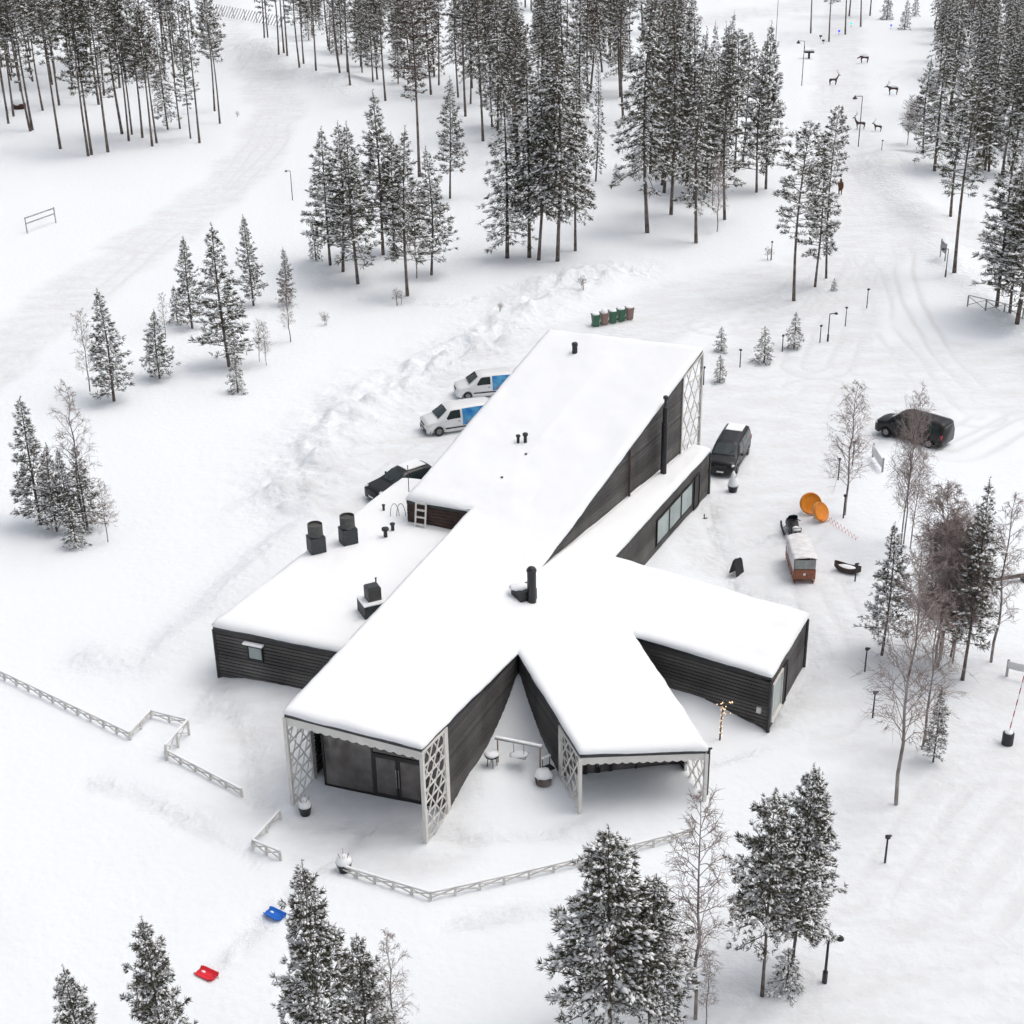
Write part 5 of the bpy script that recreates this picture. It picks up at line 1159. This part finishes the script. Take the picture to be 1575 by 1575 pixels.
# sleds
def sled(px, py, rz, m, label):
    e = empty('plastic_sled', ga(px, py, .05), rz, label, 'sled'); vs = []; fs = []
    for i in range(11):
        x = -.46 + .92 * i / 10; w_ = .24 * (1 - (abs(x) / .5) ** 6 * .35)
        for y, z in ((-w_ - .03, .15), (-w_, .14), (-w_ * .85, .02), (-.05, .015), (0, .05), (.05, .015), (w_ * .85, .02), (w_, .14), (w_ + .03, .15)): vs.append((x, y, z * .7 + (.07 * max(0, x - .3) / .16 if x > .3 else 0)))
    for i in range(10):
        for k in range(8): a = i * 9 + k; fs.append((a, a + 9, a + 10, a + 1))
    o = MB().add(vs, fs).build('shell', m, e, smooth=True); so = o.modifiers.new('s', 'SOLIDIFY'); so.thickness = .02
    MB().tube([(.46, -.12, .28), (.62, 0, .1), (.46, .12, .28)], .012, 5).build('cord', M['black'], e)
    MB().blob((-.2, .06, .03), (.10, .05, .02), 10, 5, 2).build('snow_patch', M['snow'], e, smooth=True)
sled(423, 1409, -.6, mat('blue_sled_plastic', (.01, .13, .55), .35), 'bright blue plastic sled lying on the snow above the pointed pine')
sled(318, 1501, -.55, mat('red_sled_plastic', (.70, .015, .03), .35), 'bright red plastic sled lying beside the bottom left pine')

# ------------------------------------------------------------------ deer figures, feeder, coloured lights, person
def skin(name, verts, edges, rad, m, parent, root=0, sub=1):
    me = bpy.data.meshes.new(name); me.from_pydata(verts, edges, []); o = bpy.data.objects.new(name, me); COL.objects.link(o)
    s = o.modifiers.new('skin', 'SKIN'); s.use_smooth_shade = True
    for i, r in enumerate(rad):
        sv = me.skin_vertices[0].data[i]; sv.radius = (r, r) if not hasattr(r, '__len__') else r; sv.use_root = (i == root)
    b = o.modifiers.new('sub', 'SUBSURF'); b.levels = sub; b.render_levels = sub
    ev = o.evaluated_get(bpy.context.evaluated_depsgraph_get()); nm = bpy.data.meshes.new_from_object(ev); bpy.data.objects.remove(o)
    nm.materials.clear(); nm.materials.append(m); nm.polygons.foreach_set('use_smooth', [True] * len(nm.polygons))
    q = bpy.data.objects.new(name, nm); COL.objects.link(q); q.parent = parent; return q
M['deer'] = mat('dark_brown_figure', (.085, .050, .042), .8, var=.3)
def deer(px, py, rz, label, up=.5, s=1.0, antl=True, cap=.1):
    e = empty('deer_figure', ga(px, py), rz, label, 'deer figure'); e.scale = (s * .88, s * .88, s * .88)
    V = [(0, 0, .95), (.45, 0, .98), (-.45, 0, .97), (-.68, 0, .93), (.62, 0, 1.08), (.78, 0, 1.08 + up * .5), (.90, 0, 1.12 + up), (1.10, 0, 1.06 + up), (1.24, 0, .98 + up)]
    E_ = [(0, 1), (0, 2), (2, 3), (1, 4), (4, 5), (5, 6), (6, 7), (7, 8)]; R_ = [.22, .23, .22, .10, .17, .12, .11, .085, .05]
    for bi, x, k in ((1, .48, 1), (2, -.55, -1)):
        for y in (-.15, .15):
            n0 = len(V); V += [(x, y, .72), (x + .04 * k, y, .42), (x - .06 * k, y, .36 if k < 0 else .38), (x, y, .02)]; R_ += [.10, .06, .05, .045]; E_ += [(bi, n0), (n0, n0 + 1), (n0 + 1, n0 + 2), (n0 + 2, n0 + 3)]
    skin('body', V, E_, R_, M['deer'], e)
    for y in (-.07, .07): MB().blob((.86, y * 1.6, 1.22 + up), (.05, .08, .03), 6, 4, 1).build('ear', M['deer'], e, smooth=True)
    if antl:
        for y in (-1, 1):
            g = MB(); b0 = Vector((.90, y * .05, 1.20 + up)); t1 = b0 + Vector((-.25, y * .22, .35)); t2 = t1 + Vector((.10, y * .10, .40))
            g.tube([b0, t1, t2], [.02, .016, .01], 5); g.tube([t1, t1 + Vector((-.15, 0, .2))], .012, 4); g.tube([b0.lerp(t1, .4), b0.lerp(t1, .4) + Vector((.22, 0, .12))], .012, 4); g.build('antler', M['deer'], e)
    MB().blob((-.05, 0, 1.15), (.58, .20, cap), 10, 6, 3).build('back_snow', M['snow'], e, smooth=True); return e
deer(1281, 131, .15, 'deer figure facing right on the open snow at top right', .55)
deer(1373, 146, pi - .1, 'deer figure with lowered head and thick snow on its back near the wood', .05, 1.15, True, .22)
deer(1323, 199, pi - .15, 'deer figure with raised head beside the bell lamp post', .6)
deer(1350, 202, pi - .5, 'small deer figure right of the raised-head deer', .3, .8)
e = deer(1329, 97, pi, 'stocky dark animal figure with snow-covered back, farthest up the field', -.25, 1.1, False, .34); e.name = 'animal_figure'; e['category'] = 'animal figure'
e = empty('bird_feeder', ga(1244, 90), 0, 'dark snow-roofed feeder table beside the upper bell lamp', 'feeder')
MB().bar((0, 0, -.2), (0, 0, .9), .3).build('post', M['deer'], e); MB().box((0, 0, 1.0), (1.5, .9, .16)).build('tray', M['black'], e); MB().box((0, .1, 1.35), (1.6, 1.1, .3)).build('roof_snow', M['snow'], e, bevel=.1)
MB().bar((-.7, .3, .9), (-.75, .3, 2.0), .08).build('mast', M['black'], e)
for px, py, c_, lb in ((1290, 54, (.05, .08, .9), 'blue spotlight on a stake between bare pine stems at the top'), (1309, 42, (.05, .75, .75), 'cyan spotlight on a stake beside the top pine stems'), (1370, 45, (.10, .12, 1.0), 'blue spotlight below the two small top right spruces')):
    mm = mat('lit_lens', c_, .4); q = mm.node_tree.nodes['Principled BSDF']; q.inputs['Emission Color'].default_value = (*c_, 1); q.inputs['Emission Strength'].default_value = 1.5
    e = empty('spotlight', ga(px, py), 0, lb, 'spotlight'); MB().bar((0, 0, -.1), (0, 0, .55), .05).build('stake', M['black'], e); MB().lathe([(.10, -.14), (.20, .10), (.20, .14)], 10, M=Matrix.Translation((0, 0, .68)) @ Matrix.Rotation(pi / 2, 4, 'X')).build('housing', M['black'], e)
    MB().lathe([(.19, 0), (.19, .03)], 12, M=Matrix.Translation((0, -.15, .68)) @ Matrix.Rotation(pi / 2, 4, 'X')).build('lens', mm, e)
for px, py, lb in ((1262, 60, 'dark flood lamp on the snow left of a pine stem, upper one'), (1266, 67, 'dark flood lamp on the snow left of a pine stem, lower one')):
    e = empty('flood_lamp', ga(px, py), .4, lb, 'lamp'); MB().bar((0, 0, -.1), (0, 0, .4), .06).build('stake', M['black'], e); MB().box((0, 0, .5), (.45, .2, .28)).build('housing', M['black'], e, bevel=.03)
e = empty('fire_barrel', ga(30, 167), 0, 'low dark red tub heaped with snow behind the left edge stems', 'tub')
MB().lathe([(.85, 0), (.95, .2), (.98, .75), (.9, .78)], 20).build('tub', mat('rust_red', (.07, .022, .02), .8, var=.4), e); MB().blob((0, 0, .75), (.95, .95, .55), 14, 7, 3, flat=.2).build('snow_heap', M['snow'], e, smooth=True)
p = ga(1292, 300); e = empty('person', p, 2.6, 'person in long brown clothing standing on the packed snow road', 'person')
brown = mat('brown_clothes', (.13, .055, .02), .85, var=.4, vscale=6)
V = [(0, 0, .98), (0, .01, 1.20), (0, .02, 1.42), (0, .02, 1.54), (.0, .03, 1.66), (0, .03, 1.75)]; E_ = [(0, 1), (1, 2), (2, 3), (3, 4), (4, 5)]; R_ = [(.19, .14), (.18, .13), (.20, .13), .075, .115, .085]
for s in (-1, 1):
    n0 = len(V); V += [(s * .11, 0, .80), (s * .12, .02 + .04 * s, .48), (s * .12, .0 + .05 * s, .10), (s * .13, -.13 + .05 * s, .05)]; R_ += [(.12, .13), .085, .06, .05]; E_ += [(0, n0), (n0, n0 + 1), (n0 + 1, n0 + 2), (n0 + 2, n0 + 3)]
    n0 = len(V); V += [(s * .21, .02, 1.40), (s * .27, .04, 1.12), (s * .25, -.06, .90), (s * .24, -.10, .80)]; R_ += [.085, .06, .05, .045]; E_ += [(2, n0), (n0, n0 + 1), (n0 + 1, n0 + 2), (n0 + 2, n0 + 3)]
skin('body', V, E_, R_, brown, e, 0, 2)
g = MB().lathe([(.20, .55), (.235, .62), (.21, .9), (.20, 1.1), (.215, 1.38), (.12, 1.5)], 16); o = g.build('coat', brown, e, smooth=True)
g = MB().lathe([(.02, 1.82), (.09, 1.80), (.128, 1.73), (.132, 1.66), (.12, 1.60)], 14, c=(0, .03, 0)); g.build('fur_hat', mat('fur', (.10, .05, .025), .95, var=.3, bump=.8, bscale=60), e, smooth=True)
g = MB().blob((0, -.075, 1.655), (.07, .045, .09), 10, 7, 0); g.blob((0, -.125, 1.65), (.014, .02, .022), 6, 4, 0); 
for s in (-1, 1): g.blob((s * .028, -.112, 1.675), (.011, .008, .008), 6, 4, 0, m=1)
g.bar((-.025, -.116, 1.612), (.025, -.116, 1.612), .01, .008, m=2)
g.build('face', [mat('skin', (.45, .27, .20), .6), M['black'], mat('lips', (.3, .10, .09), .6)], e, smooth=True)
sk = mat('mittens', (.08, .05, .03), .9)
for s in (-1, 1):
    g = MB(); g.blob((s * .24, -.11, .76), (.035, .045, .055), 8, 6, 0)
    for k in range(4): g.tube([(s * .24, -.14 + k * .02, .74), (s * .235, -.145 + k * .02, .69 - .008 * (1.5 - abs(k - 1.5))), (s * .225, -.14 + k * .02, .655)], [.011, .011, .008], 5)
    g.tube([(s * .235, -.15, .77), (s * .215, -.175, .74), (s * .21, -.175, .71)], [.013, .012, .009], 5); g.build('glove', sk, e, smooth=True)
